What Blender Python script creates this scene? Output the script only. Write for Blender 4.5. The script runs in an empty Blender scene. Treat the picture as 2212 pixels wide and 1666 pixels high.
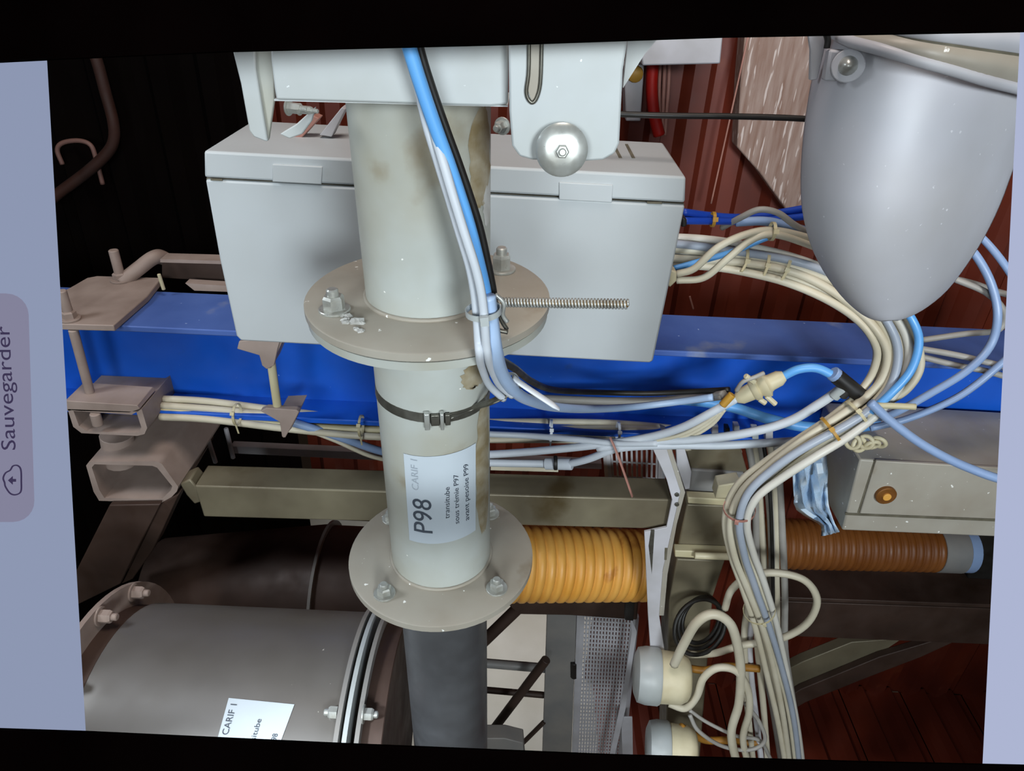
import bpy, bmesh, math, random
from mathutils import Vector, Matrix
random.seed(7)
SC = bpy.context.scene
COL = SC.collection

# ------------------------------------------------------------------ camera
FPX = 1550.0
PITCH = math.radians(31.5)
ROLL = math.radians(2.6)
CAM = Vector((0, 0, 2.4))
cam_d = bpy.data.cameras.new('camera'); cam = bpy.data.objects.new('camera', cam_d); COL.objects.link(cam)
cam_d.sensor_width = 36; cam_d.lens = 36 * FPX / 2212; cam_d.clip_start = 0.01; cam_d.clip_end = 50
Rm = Matrix.Rotation(math.radians(90) - PITCH, 3, 'X') @ Matrix.Rotation(ROLL, 3, 'Z')
cam.matrix_world = Matrix.Translation(CAM) @ Rm.to_4x4()
SC.camera = cam
CR, CU, CF = Rm @ Vector((1, 0, 0)), Rm @ Vector((0, 1, 0)), Rm @ Vector((0, 0, -1))

# ------------------------------------------------------------------ light and exposure
vs = SC.view_settings
vs.view_transform = 'Standard'; vs.look = 'None'; vs.exposure = 0.0; vs.gamma = 1.0; vs.use_curve_mapping = False
w = bpy.data.worlds.new('world'); SC.world = w; w.use_nodes = True
w.node_tree.nodes['Background'].inputs[0].default_value = (0.40, 0.27, 0.19, 1)
w.node_tree.nodes['Background'].inputs[1].default_value = 0.02

def area(name, loc, target, size, energy, color, spread=180):
    l = bpy.data.lights.new(name, 'AREA'); l.shape = 'DISK'; l.size = size; l.energy = energy; l.color = color
    l.spread = math.radians(spread)
    o = bpy.data.objects.new(name, l); COL.objects.link(o)
    o.location = CAM + Vector(loc)
    o.rotation_euler = (Vector(target) - Vector(loc)).to_track_quat('-Z', 'Y').to_euler()
    return o
area('key_lamp', (-0.75, -2.5, 0.50), (0.12, 0.80, -0.30), 1.0, 6.4, (0.88, 0.96, 1.0), 60)
area('side_fill', (0.95, -2.5, 0.50), (0.30, 0.95, -0.34), 0.8, 11.5, (0.88, 0.96, 1.0), 60)  # added fill from the right front, brightens the right of the enclosure
area('left_lamp', (-1.35, 0.55, 0.35), (-0.08, 0.60, -0.95), 0.4, 2.8, (0.86, 0.93, 1.0), 90)
area('overhead_fill', (0.05, 0.50, 1.5), (-0.05, 1.05, -0.5), 0.8, 21, (1.0, 0.88, 0.80))  # added overhead fill, not a known fitting; lifts the top faces
area('low_fill', (-0.80, -0.15, -0.10), (-0.07, 0.58, -1.12), 0.15, 0.6, (0.86, 0.94, 1.0), 26)  # extra narrow light, added to brighten the left of the lower pipe
area('lower_lamp', (0.10, 2.15, -0.75), (0.08, 1.65, -2.4), 0.5, 9, (0.96, 0.97, 1.0), 120)

# ------------------------------------------------------------------ geometry helpers
def ray(px, py):
    return CF + CR * ((px - 1106) / FPX) - CU * ((py - 833) / FPX)
def W(px, py, Y):                       # point of the vertical plane Y = const
    d = ray(px, py); return CAM + d * (Y / d.y)
def Z(px, py, z):                       # point of the horizontal plane z = const (relative to the eye)
    d = ray(px, py); return CAM + d * (z / d.z)
def D(px, py, d):                       # point of the display's own plane
    return CAM + ray(px, py) * d
def dep(p): return CF.dot(p - CAM)
def PX(n, p): return n * dep(p) / FPX   # n pixels wide at that place, in metres

WLOC = {}
def link(name, verts, faces, mat=None, parent=None, smooth=False, label=None, cat=None, group=None, kind=None):
    vs_ = [Vector(v) for v in verts]
    c = sum(vs_, Vector()) / len(vs_)
    me = bpy.data.meshes.new(name)
    me.from_pydata([v - c for v in vs_], [], faces)
    bm = bmesh.new(); bm.from_mesh(me); bmesh.ops.recalc_face_normals(bm, faces=bm.faces); bm.to_mesh(me); bm.free()
    if mat: me.materials.append(mat)
    if smooth:
        for p in me.polygons: p.use_smooth = True
        if smooth != 'all': me.set_sharp_from_angle(angle=math.radians(40))
    o = bpy.data.objects.new(name, me); COL.objects.link(o)
    base = WLOC[parent.name] if parent else Vector()
    o.location = c - base; WLOC[o.name] = c
    if parent: o.parent = parent
    tag(o, label, cat, group, kind)
    return o
def tag(o, label=None, cat=None, group=None, kind=None):
    if label: o['label'] = label
    if cat: o['category'] = cat
    if group: o['group'] = group
    if kind: o['kind'] = kind
    return o
def thing(name, loc, label, cat, group=None, kind=None):
    o = bpy.data.objects.new(name, None); COL.objects.link(o); o.empty_display_size = .05
    o.location = loc; WLOC[o.name] = Vector(loc)
    return tag(o, label, cat, group, kind)
def bev(o, wd, seg=2):
    m = o.modifiers.new('bevel', 'BEVEL'); m.width = wd; m.segments = seg; m.limit_method = 'ANGLE'; m.angle_limit = math.radians(35)
    for p in o.data.polygons: p.use_smooth = True
    o.data.set_sharp_from_angle(angle=math.radians(30))
    return o
def prism(poly, vec):
    n = len(poly); vec = Vector(vec)
    v = [Vector(p) for p in poly] + [Vector(p) + vec for p in poly]
    f = [list(range(n)), list(range(2 * n - 1, n - 1, -1))] + [[i, (i + 1) % n, n + (i + 1) % n, n + i] for i in range(n)]
    return v, f
def slab(name, pxs, Y, thick, mat, parent=None, bw=0, **k):      # outline on plane Y, going back by thick
    o = link(name, *prism([W(x, y, Y) for x, y in pxs], (0, thick, 0)), mat, parent, **k)
    return bev(o, bw) if bw else o
def wbox(a, b):
    a, b = Vector(a), Vector(b)
    return prism([(a.x, a.y, a.z), (b.x, a.y, a.z), (b.x, a.y, b.z), (a.x, a.y, b.z)], (0, b.y - a.y, 0))
def box(name, a, b, mat, parent=None, bw=0, **k):
    o = link(name, *wbox(a, b), mat, parent, **k)
    return bev(o, bw) if bw else o
def frame_of(t):
    t = t.normalized(); a = Vector((0, 0, 1)) if abs(t.z) < .9 else Vector((1, 0, 0))
    u = t.cross(a).normalized(); return u, t.cross(u)
def lathe(p0, p1, prof, n=24, hollow=False):       # prof: (distance along axis in m, radius)
    p0, p1 = Vector(p0), Vector(p1); t = (p1 - p0).normalized(); u, v = frame_of(t)
    V, F = [], []
    for a, r in prof:
        for i in range(n):
            c, s = math.cos(2 * math.pi * i / n), math.sin(2 * math.pi * i / n)
            V.append(p0 + t * a + u * (c * r) + v * (s * r))
    for k in range(len(prof) - 1):
        for i in range(n):
            j = (i + 1) % n; F.append([k * n + i, k * n + j, (k + 1) * n + j, (k + 1) * n + i])
    if hollow:
        m = len(prof) - 1
        for i in range(n):
            j = (i + 1) % n; F.append([m * n + i, m * n + j, j, i])
    else:
        F.append(list(range(n))); F.append(list(range((len(prof) - 1) * n, len(prof) * n)))
    return V, F
def cyl(name, p0, p1, r, mat, parent=None, n=20, r1=None, **k):
    L = (Vector(p1) - Vector(p0)).length; r1 = r if r1 is None else r1
    e = min(.0012, r * .25, L * .2)
    return link(name, *lathe(p0, p1, [(0, r - e), (e, r), (L - e, r1), (L, r1 - e)], n), mat, parent, smooth=True, **k)
def ring(name, c, axis, R, r, mat, parent=None, n=32, m=8, **k):
    axis = Vector(axis).normalized(); u, v = frame_of(axis); V, F = [], []
    for i in range(n):
        a = 2 * math.pi * i / n; d = u * math.cos(a) + v * math.sin(a)
        for j in range(m):
            b = 2 * math.pi * j / m; V.append(Vector(c) + d * (R + r * math.cos(b)) + axis * (r * math.sin(b)))
    for i in range(n):
        for j in range(m):
            F.append([i * m + j, ((i + 1) % n) * m + j, ((i + 1) % n) * m + (j + 1) % m, i * m + (j + 1) % m])
    return link(name, V, F, mat, parent, smooth='all', **k)
def catmull(P, per=10):
    P = [Vector(p) for p in P]
    if len(P) == 2: return [P[0].lerp(P[1], i / per) for i in range(per + 1)]
    Q = [P[0] * 2 - P[1]] + P + [P[-1] * 2 - P[-2]]; out = []
    for i in range(1, len(Q) - 2):
        a, b, c, d = Q[i - 1:i + 3]
        for k in range(per):
            t = k / per
            out.append(.5 * ((2 * b) + (c - a) * t + (2 * a - 5 * b + 4 * c - d) * t * t + (3 * b - a - 3 * c + d) * t ** 3))
    out.append(P[-1]); return out
def tube(path, r, m=8, flat=1.0):
    n = len(path); V, F = [], []; u = None
    for i, p in enumerate(path):
        t = (path[min(i + 1, n - 1)] - path[max(i - 1, 0)]).normalized()
        if u is None: u, v = frame_of(t)
        u = (u - t * u.dot(t)).normalized(); v = t.cross(u)
        rr = r[i] if isinstance(r, list) else r
        for j in range(m):
            a = 2 * math.pi * j / m; V.append(p + u * (math.cos(a) * rr) + v * (math.sin(a) * rr * flat))
    for i in range(n - 1):
        for j in range(m):
            k = (j + 1) % m; F.append([i * m + j, i * m + k, (i + 1) * m + k, (i + 1) * m + j])
    F.append(list(range(m))); F.append(list(range((n - 1) * m, n * m)))
    return V, F
def cable(name, label, pts, rpx, mat, cat='cable', group=None, parent=None, m=8, per=10):
    P = [W(*p) for p in pts]
    r = sum(PX(rpx, p) for p in P) / len(P)
    return link(name, *tube(catmull(P, per), r, m), mat, parent, smooth='all', label=label, cat=cat, group=group)
def bundle(name, label, group, pts, rpx, mats, offs, cat='cable', twist=.5, per=10):
    """parallel cables round one path, each a thing of its own; offs in cable radii"""
    P = [W(*p) for p in pts]; path = catmull(P, per); n = len(path); r = sum(PX(rpx, p) for p in P) / len(P); res = []
    for k, (ox, oy) in enumerate(offs):
        out = []; u = None
        for i, p in enumerate(path):
            t = (path[min(i + 1, n - 1)] - path[max(i - 1, 0)]).normalized()
            view = (p - CAM).normalized()
            s = t.cross(view).normalized(); b = s.cross(t)
            wob = .35 * math.sin(i * .13 + k * 2.1)
            a = twist * math.sin(i * .035 + .4)
            x, y = ox * math.cos(a) - oy * math.sin(a) + wob, ox * math.sin(a) + oy * math.cos(a)
            out.append(p + s * (x * r) + b * (y * r))
        mt = mats[k % len(mats)]
        lb = label[k % len(label)] if isinstance(label, list) else label
        nm = name[k % len(name)] if isinstance(name, list) else name
        res.append(link(nm, *tube(out, r, 8), mt, None, smooth='all', label=lb, cat=cat, group=group))
    return res
def tie(c, axis, R, mat, label, tail=None, wd=.0022, group=None, cat='cable tie'):
    """cable tie: flat loop, head and cut tail"""
    c = Vector(c); axis = Vector(axis).normalized()
    t = thing('cable_tie', c, label, cat, group)
    th = .0009
    link('loop', *lathe(c - axis * wd, c + axis * wd, [(0, R), (2 * wd, R), (2 * wd, R + th), (0, R + th)], 20, True), mat, t, smooth=True)
    u, v = frame_of(axis)
    out = (CAM - c); out = (out - axis * out.dot(axis)).normalized()
    hp = c + out * (R + .0015); s = axis.cross(out)
    link('head', *prism([hp - axis * .0035 - s * .003, hp + axis * .0035 - s * .003, hp + axis * .0035 + s * .003, hp - axis * .0035 + s * .003], out * .004), mat, t)
    if tail:
        q = hp + out * .002; e = Vector(tail)
        link('tail', *prism([q - axis * .0018, q + axis * .0018, e + axis * .0014, e - axis * .0014], out * .001), mat, t)
    return t
def hexbolt(parent, p, axis, r, h, mat, washer=True, name='bolt'):
    p = Vector(p); a = Vector(axis).normalized(); z = 0
    if washer:
        cyl('washer', p, p + a * (r * .3), r * 1.45, mat, parent, 18); z = r * .3
    b = link(name, *lathe(p + a * z, p + a * (z + h), [(0, r), (h * .8, r), (h, r * .82)], 6), mat, parent)
    cyl('stud', p + a * (z + h * .9), p + a * (z + h * 1.5), r * .55, mat, parent, 12)
    return b
def text(name, s, size, fn, mat, parent, length=None):
    """flat print: fn maps (x, y) of the lettering to a point"""
    cu = bpy.data.curves.new(name, 'FONT'); cu.body = s; cu.size = size; 
    cu.resolution_u = 4
    to = bpy.data.objects.new(name + '_tmp', cu); COL.objects.link(to)
    dg = bpy.context.evaluated_depsgraph_get(); dg.update()
    me = bpy.data.meshes.new_from_object(to.evaluated_get(dg))
    bm = bmesh.new(); bm.from_mesh(me); bmesh.ops.triangulate(bm, faces=bm.faces)
    bmesh.ops.subdivide_edges(bm, edges=[e for e in bm.edges if e.calc_length() > size * .5], cuts=1)
    x0 = min(v.co.x for v in bm.verts); sx = length / (max(v.co.x for v in bm.verts) - x0)
    vv = [fn((v.co.x - x0) * sx, v.co.y) for v in bm.verts]; bm.verts.index_update()
    ff = [[v.index for v in f.verts] for f in bm.faces]; bm.free()
    bpy.data.objects.remove(to); bpy.data.curves.remove(cu)
    return link(name, vv, ff, mat, parent)

# ------------------------------------------------------------------ materials
def lin(h):
    h = h.lstrip('#'); c = [int(h[i:i + 2], 16) / 255 for i in (0, 2, 4)]
    return [x / 12.92 if x <= .04045 else ((x + .055) / 1.055) ** 2.4 for x in c] + [1]
def mat(name, c1, c2=None, scale=9, rough=.5, metal=0, bump=0, bscale=60, speck=None, stain=None, stretch=None, spec=.5):
    m = bpy.data.materials.new(name); m.use_nodes = True; nt = m.node_tree; N = nt.nodes; L = nt.links
    b = N['Principled BSDF']; b.inputs['Roughness'].default_value = rough; b.inputs['Metallic'].default_value = metal
    b.inputs['Specular IOR Level'].default_value = spec
    tc = N.new('ShaderNodeTexCoord'); mp = N.new('ShaderNodeMapping'); L.new(tc.outputs['Object'], mp.inputs[0])
    if stretch: mp.inputs['Scale'].default_value = stretch
    def noise(sc, det=4):
        n = N.new('ShaderNodeTexNoise'); n.inputs['Scale'].default_value = sc; n.inputs['Detail'].default_value = det
        L.new(mp.outputs[0], n.inputs['Vector']); return n
    def ramp(n, lo, hi):
        r = N.new('ShaderNodeMapRange'); r.inputs[1].default_value = lo; r.inputs[2].default_value = hi; L.new(n.outputs[0], r.inputs[0]); return r
    def mix(fac, a, col):
        x = N.new('ShaderNodeMix'); x.data_type = 'RGBA'; L.new(fac.outputs[0], x.inputs[0])
        if isinstance(a, list): x.inputs[6].default_value = a
        else: L.new(a, x.inputs[6])
        x.inputs[7].default_value = col; return x.outputs[2]
    out = mix(ramp(noise(scale), .35, .68), lin(c1), lin(c2 or c1))
    if stain: out = mix(ramp(noise(stain[1], 6), stain[2], stain[2] + .12), out, lin(stain[0]))
    if speck: out = mix(ramp(noise(speck[1], 2), speck[2], speck[2] + .03), out, lin(speck[0]))
    L.new(out, b.inputs['Base Color'])
    rr = ramp(noise(scale * 3), .3, .7); rr.inputs[3].default_value = max(.05, rough - .1); rr.inputs[4].default_value = min(1, rough + .12)
    L.new(rr.outputs[0], b.inputs['Roughness'])
    if bump:
        bp = N.new('ShaderNodeBump'); bp.inputs['Strength'].default_value = bump; bp.inputs['Distance'].default_value = .002
        L.new(noise(bscale, 5).outputs[0], bp.inputs['Height']); L.new(bp.outputs[0], b.inputs['Normal'])
    return m
def glow(name, h):
    m = bpy.data.materials.new(name); m.use_nodes = True; nt = m.node_tree
    b = nt.nodes['Principled BSDF']; b.inputs['Base Color'].default_value = (0, 0, 0, 1); b.inputs['Roughness'].default_value = 1
    b.inputs['Specular IOR Level'].default_value = 0
    b.inputs['Emission Color'].default_value = lin(h); b.inputs['Emission Strength'].default_value = 1
    return m
M = dict(
    paint=mat('light_grey_paint', '#b9bfc1', '#adb1af', 12, .45, speck=('#e8ecee', 160, .74)),
    pipe=mat('dusty_pipe_paint', '#aeb3af', '#9f9d8f', 9, .42, bump=.05, stain=('#7d6d50', 8, .60), speck=('#e6e6e0', 120, .76)),
    steelpipe=mat('polished_pipe', '#76787c', '#66676a', 9, .42, metal=.7),
    flange=mat('dusty_flange', '#a29d92', '#958d80', 10, .5, bump=.05, speck=('#e9e9e4', 110, .72), stain=('#7d6f5a', 14, .66)),
    rust=mat('rust_stain', '#857656', '#a49c88', 60, .7, bump=.1),
    box=mat('enclosure_grey', '#b2b8bb', '#a9adae', 4, .5),
    seam=mat('dark_seam_gap', '#4f4a3c', '#6a6454', 30, .8),  # dark brown colour for joints and slots
    bluetop=mat('dusty_blue_paint', '#4f6cb0', '#3a579c', 6, .6, stain=('#8089a4', 9, .60), speck=('#8fa5d0', 95, .75)),
    blue=mat('blue_beam_paint', '#145ccc', '#104cb0', 5, .4, stain=('#2b55a0', 16, .70), speck=('#8fa5d0', 95, .77), bump=.04),
    clamp=mat('dusty_steel_clamp', '#a08f86', '#8a7970', 14, .6, bump=.08),
    olive=mat('dusty_stainless', '#847c66', '#6b6250', 8, .45, metal=.25, bump=.05, stain=('#55482f', 7, .62)),
    dark=mat('dark_steel', '#4c3a32', '#37271f', 8, .55, metal=.2),
    duct=mat('duct_grey', '#696664', '#5f5b56', 5, .42, metal=.15, speck=('#c9c5bd', 110, .77), stain=('#6b5842', 6, .64)),
    clad=mat('red_brown_cladding', '#6d2a17', '#561d10', 3, .5, stain=('#7d3b22', 5, .62)),
    clad_shade=mat('shaded_cladding', '#080403', '#040202', 3, .9, spec=.05),  # near-black copy of the cladding, darkness at far left put into the colour
    concrete=mat('pale_floor', '#b8b4aa', '#a8a396', 4, .8, bump=.1),
    cream=mat('cream_cable', '#cbc4b0', '#bab19a', 10, .5),
    white=mat('white_cable', '#ccd2da', '#b9c0c8', 10, .45),
    grey=mat('grey_cable', '#a3a09a', '#8e8a84', 10, .5),
    bcab=mat('blue_cable', '#66aae8', '#5a9ee0', 10, .4),
    bdeep=mat('deep_blue_cable', '#1c46b4', '#173a92', 10, .4),
    bsoft=mat('soft_blue_cable', '#a9c0de', '#9ab3d4', 10, .4),
    creamw=mat('off_white_cable', '#d2cfc6', '#c4c0b5', 10, .5),
    bgrey=mat('blue_grey_cable', '#a3abb8', '#949eac', 10, .45),
    bpale=mat('pale_blue_cable', '#8ea6cc', '#8098bf', 10, .4),
    black=mat('black_rubber', '#15130f', '#1d1b1a', 10, .5),
    zinc=mat('zinc_bolt', '#c9cdca', '#9d9c94', 40, .35, metal=.5, bump=.1),
    steel=mat('dull_steel', '#77766e', '#5c5950', 40, .35, metal=.7),
    brass=mat('brass_thread', '#8a6a35', '#6d4f24', 40, .4, metal=.5),
    hose=mat('amber_hose', '#e0a956', '#cf9138', 7, .45, stain=('#96521d', 14, .64)),
    hosed=mat('brown_hose', '#855022', '#703e14', 9, .5),
    cuff=mat('grey_cuff', '#8b8782', '#777777', 9, .5),
    label=mat('label_paper', '#bcc6ce', '#b6c0c9', 10, .6),
    plaster=mat('plaster_crumbs', '#c2c3c0', '#b0afaa', 60, .8),
    rustdark=mat('dark_rust', '#3a1c12', '#28120b', 9, .7), hookm=mat('dull_hook', '#7a5a52', '#5e423c', 9, .6),
    ink=mat('ink', '#3c4450', '#454d58', 10, .7), ink2=mat('faded_ink', '#96a0aa', '#a2abb4', 10, .7),
    yellow=mat('yellow_plastic', '#b98d33', '#a87c28', 10, .5),
    tie=mat('tie_plastic', '#c7bf9f', '#b8ac86', 10, .5),
    tiew=mat('white_tie_plastic', '#dfe4ea', '#cfd6de', 10, .4),
    conn=mat('cream_plastic', '#cfc6a8', '#bdb291', 20, .5),
    bag=mat('blue_plastic_bag', '#a9c6e2', '#cfd9e2', 25, .3),
    board=mat('weathered_board', '#a08a80', '#86695c', 30, .8, bump=.3, bscale=120, stretch=(3, 3, .35), speck=('#c9bab4', 40, .62)),
    red=mat('red_sleeve', '#c01c10', '#a5150c', 10, .5), pink=mat('pink_cable', '#b08074', '#9a6a5e', 10, .5),
    hopper=mat('hopper_grey', '#b9bac2', '#aaa9ac', 5, .5, bump=.03, speck=('#cfcfd4', 130, .73)),
    tray=mat('white_tray', '#c3c2c8', '#adabad', 10, .5),
    plug=mat('sensor_grey', '#b0b6b8', '#a3a8a6', 10, .4),
    copper=mat('brown_lock', '#8a5a28', '#6d4218', 40, .5, metal=.4),
    amber=mat('amber_wire', '#a8762a', '#8d5f1d', 10, .5),
    bezel=mat('black_bezel', '#040202', '#020101', 10, .9, spec=.0),
    panelL=glow('lit_panel_left', '#8d97b2'), panelR=glow('lit_panel_right', '#adb5d2'),
    button=glow('lit_button', '#83829a'), ui=glow('dark_print', '#3c3552'),
)

# ------------------------------------------------------------------ the setting
YW = 1.78
FLOOR = 0.0
floor = box('floor', (-2.4, -1.6, -.05), (2.6, 2.6, 0), M['concrete'], kind='structure', label='pale concrete floor far below the pipes')
wall = thing('wall_back', (0, YW, 0), 'red-brown corrugated sheet cladding wall behind everything', None, kind='structure')
def sheet(x0, z0, z1, y):
    prof = [(0, 0), (.03, 0), (.05, .028), (.085, .028), (.105, 0), (.135, 0), (.155, .028), (.19, .028), (.21, 0), (.24, 0)]
    V, F = [], []
    for x, d in prof:
        V += [(x0 + x, y - d, z0), (x0 + x, y - d, z1)]
    for i in range(len(prof) - 1): F.append([2 * i, 2 * i + 2, 2 * i + 3, 2 * i + 1])
    n = len(V); V += [(a, b + .004, c) for a, b, c in V]
    F += [[n + i for i in f] for f in F]
    F += [[0, 1, n + 1, n], [n - 2, n - 1, 2 * n - 1, 2 * n - 2]]
    for i in range(len(prof) - 1):
        a, b = 2 * i, 2 * i + 2
        F += [[a, b, n + b, n + a], [a + 1, b + 1, n + b + 1, n + a + 1]]
    return V, F
for i in range(13):
    x0 = -.62 + i * .237
    link('cladding_sheet', *sheet(x0, 0.95 if x0 < .3 else 0.0, 3.0, YW + (i % 2) * .003), M['clad'], wall)
wl = thing('wall_left', (-1.2, 1.5, 0), 'cladding wall at the far left, its shade painted near black', None, kind='structure')
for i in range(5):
    link('cladding_sheet', *sheet(-1.78 + i * .237, 0, 3.0, 1.62 + (i % 2) * .003), M['clad_shade'], wl)
deck = thing('floor_deck', (.9, 1.4, 0.02), 'red-brown corrugated deck sheets low on the right', None, kind='structure')
for i in range(9):
    x0 = .36 + i * .236
    V, F = sheet(0, 0, 1.05, 0)
    link('deck_sheet', [(x0 + a, .72 + c, .012 - b) for a, b, c in V], F, M['clad'], deck)

# ------------------------------------------------------------------ the display that frames the view
DD = .40
disp = thing('display_screen', D(1106, 1700, DD), 'black framed display with pale lit side panels and a save button', 'display')
def dslab(name, pxs, m, parent, d=DD, th=.012, **k):
    return link(name, *prism([D(x, y, d) for x, y in pxs], CF * th), m, parent, **k)
top = [(-260, 141), (0, 133), (100, 128), (500, 110), (1100, 95), (1560, 79), (2212, 67), (2480, 62), (2480, -70), (-260, -70)]
bot = [(-260, 1566), (0, 1576), (185, 1582), (740, 1608), (1320, 1632), (1860, 1647), (2212, 1655), (2480, 1660), (2480, 1740), (-260, 1740)]
dslab('bezel', top, M['bezel'], disp, th=.0016, label='black bezel along the top edge')
dslab('bezel', bot, M['bezel'], disp, th=.0016, label='black bezel along the bottom edge')
dslab('rear_frame', [(-260, -70), (2480, -70), (2480, 25), (-260, 25)], M['bezel'], disp, d=DD + .0017, th=.014)
dslab('rear_frame', [(-260, 1695), (2480, 1695), (2480, 1740), (-260, 1740)], M['bezel'], disp, d=DD + .0017, th=.014)
def lit(name, pxs, m, d, **k):                      # lit face on a black backing
    cx = sum(p[0] for p in pxs) / 4; cy = sum(p[1] for p in pxs) / 4
    dslab('panel_backing', [(cx + (x - cx) * .80, cy + (y - cy) * .97) for x, y in pxs], M['bezel'], disp, d=d + .0008, th=.006)
    return dslab(name, pxs, m, disp, d=d, th=.0006, **k)
lit('interface_panel', [(-250, 120), (99, 110), (185, 1600), (-250, 1600)], M['panelL'], DD + .004, label='pale blue lit strip left of the picture')
lit('interface_panel', [(2207, 40), (2470, 30), (2470, 1680), (2123, 1670)], M['panelR'], DD + .004, label='pale blue lit strip right of the picture')
def rr(x0, y0, x1, y1, r, tl=0):
    P = []
    for cx, cy, a0 in ((x1 - r, y0 + r, -90), (x1 - r, y1 - r, 0), (x0 + r, y1 - r, 90), (x0 + r, y0 + r, 180)):
        for k in range(7):
            a = math.radians(a0 + 15 * k); P.append((cx + r * math.cos(a) + tl * ((cy + r * math.sin(a)) - 880) / 490, cy + r * math.sin(a)))
    return P
btn = dslab('save_button', rr(-150, 634, 66, 1128, 46, 15), M['button'], disp, d=DD + .003, th=.0008, label='grey rounded button with cloud icon')
def dprint(ox, oy, sc, slant):
    def f(x, y):
        yy = oy - x; return D(ox - y + slant * (yy - oy), yy, DD + .0024)
    return f
text('button_lettering', 'Sauvegarder', 45, dprint(34, 972, 1, .052), M['ui'], btn, length=267)
def cloud():
    out = []
    c = [(10, 1043), (12, 1052), (22, 1066), (34, 1069), (45, 1062), (46, 1040), (45, 1015), (38, 1006), (28, 1007), (22, 1016), (12, 1022), (7, 1033)]
    P = catmull([D(x, y, DD + .0022) for x, y in c + [c[0]]], 5)
    return tube(P, .00042, 6)
link('cloud_icon', *cloud(), M['ui'], btn)
dslab('cloud_arrow', [(17, 1038), (27, 1029), (27, 1035), (34, 1035), (34, 1041), (27, 1041), (27, 1047)], M['ui'], btn, d=DD + .0022, th=.0003)

# ------------------------------------------------------------------ flanged pipe
A0, A1 = W(904, 200, .60), W(977, 1660, .612)
def axis_at(py):       # point of the pipe axis seen at that image row
    lo, hi = 0.0, 1.0
    for _ in range(40):
        t = (lo + hi) / 2; p = A0.lerp(A1, t); v = p - CAM
        y = 833 - CU.dot(v) / CF.dot(v) * FPX
        lo, hi = (t, hi) if y < py else (lo, t)
    return A0.lerp(A1, lo)
AX = (A1 - A0).normalized(); UPV = -AX
F1, F2 = axis_at(634), axis_at(1193)      # centres of the flange tops
R1 = PX(133, F1); RF1 = PX(262, F1); RF2 = PX(197, F2); R2 = PX(105, F2)
TOPP = A0 + UPV * .10
pipe = thing('flanged_pipe', A1, 'pale grey vertical pipe with two round bolted flanges and paper label', 'pipe')
TH = .017
L1 = (F1 - TOPP).length
link('upper_pipe', *lathe(TOPP, F1, [(0, R1 * 1.02), (L1, R1)], 48), M['pipe'], pipe, smooth=True)
def flange(name, c, R, th, py):
    return link(name, *lathe(c, c + AX * th, [(0, R - .0015), (.0012, R), (th - .0015, R), (th, R - .002)], 72), M['flange'], pipe, smooth=True)
flange('flange', F1, RF1, .009, 0)
link('flange', *lathe(F1 + AX * .0095, F1 + AX * TH, [(0, RF1 * .985), (TH - .0095, RF1 * .985)], 72), M['pipe'], pipe, smooth=True)
G1 = F1 + AX * TH; L2 = (F2 - G1).length
link('middle_pipe', *lathe(G1, F2, [(0, R1 * .99), (L2, R2)], 48), M['pipe'], pipe, smooth=True)
flange('flange', F2, RF2, .010, 0)
G2 = F2 + AX * .010; L3 = (A1 - G2).length + .25
link('lower_pipe', *lathe(G2, G2 + AX * L3, [(0, R2 * .93), (L3, R2 * .93)], 40), M['steelpipe'], pipe, smooth=True)
ring('weld_bead', F1 + UPV * .001, AX, R1 + .0005, .0022, M['flange'], pipe, 48)
ring('weld_bead', F2 + UPV * .001, AX, R2 + .0005, .0022, M['flange'], pipe, 48)
TOCAM = (CAM - F1); TOCAM.z = 0; TOCAM = (TOCAM - AX * TOCAM.dot(AX)).normalized()
SIDE = AX.cross(TOCAM).normalized()
if SIDE.x < 0: SIDE = -SIDE
def onring(c, R, deg):  # deg: 0 towards the camera, 90 to the right
    a = math.radians(deg); return c + TOCAM * (R * math.cos(a)) + SIDE * (R * math.sin(a))
for dg, hh in ((-70, .012), (62 + 62, .014), (-146, .012), (20 + 160 + 28, .012)):
    hexbolt(pipe, onring(F1, RF1 * .78, dg), UPV, .0096, hh, M['zinc'], name='bolt')
for dg in (-48, 44, 134, -136):
    hexbolt(pipe, onring(F2, RF2 * .80, dg), UPV, .0082, .009, M['zinc'], name='bolt')
random.seed(3)
for k in range(9):      # crumbs of plaster left on the upper flange
    p = onring(F1, RF1 * (.70 + .12 * random.random()), -66 + 3.4 * k); s = .0025 + .0045 * random.random()
    V, F = lathe(p, p + UPV * s * .6, [(0, s), (s * .35, s * .75), (s * .6, s * .25)], 7)
    V = [v + Vector((random.uniform(-1, 1), random.uniform(-1, 1), 0)) * s * .35 for v in V]
    link('plaster_crumb', V, F, M['plaster'], pipe)
# paper label on the middle pipe
def onpipe(a, py, off=.0007):       # a: position across the pipe in pixels, py: row on the pipe front
    row = py - 60.0
    for _ in range(5):
        c = axis_at(row); q = c + TOCAM * R2 - CAM; row -= (833 - CU.dot(q) / CF.dot(q) * FPX) - py
    t = (c - F1).dot(AX) / (F2 - F1).dot(AX)
    R = R1 * .99 * (1 - t) + R2 * t + off if t > 0 else R1 * (1 + .02 * min(1, -t * L2 / L1)) + off
    ww = FPX * R / dep(c)
    v = c - CAM; cx = 1106 + CR.dot(v) / CF.dot(v) * FPX
    s = max(-.98, min(.98, (a - cx) / ww)); th = math.asin(s)
    return c + TOCAM * (R * math.cos(th)) + SIDE * (R * math.sin(th))
V, F = [], []
n, m_ = 14, 8
for j in range(m_ + 1):
    for i in range(n + 1):
        q = i / n; r_ = j / m_
        x = (874 + (886 - 874) * r_) * (1 - q) + (1022 + 0 * r_) * q
        V.append(onpipe(x, 988 + 188 * r_ - 6 * q, .0008))
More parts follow.
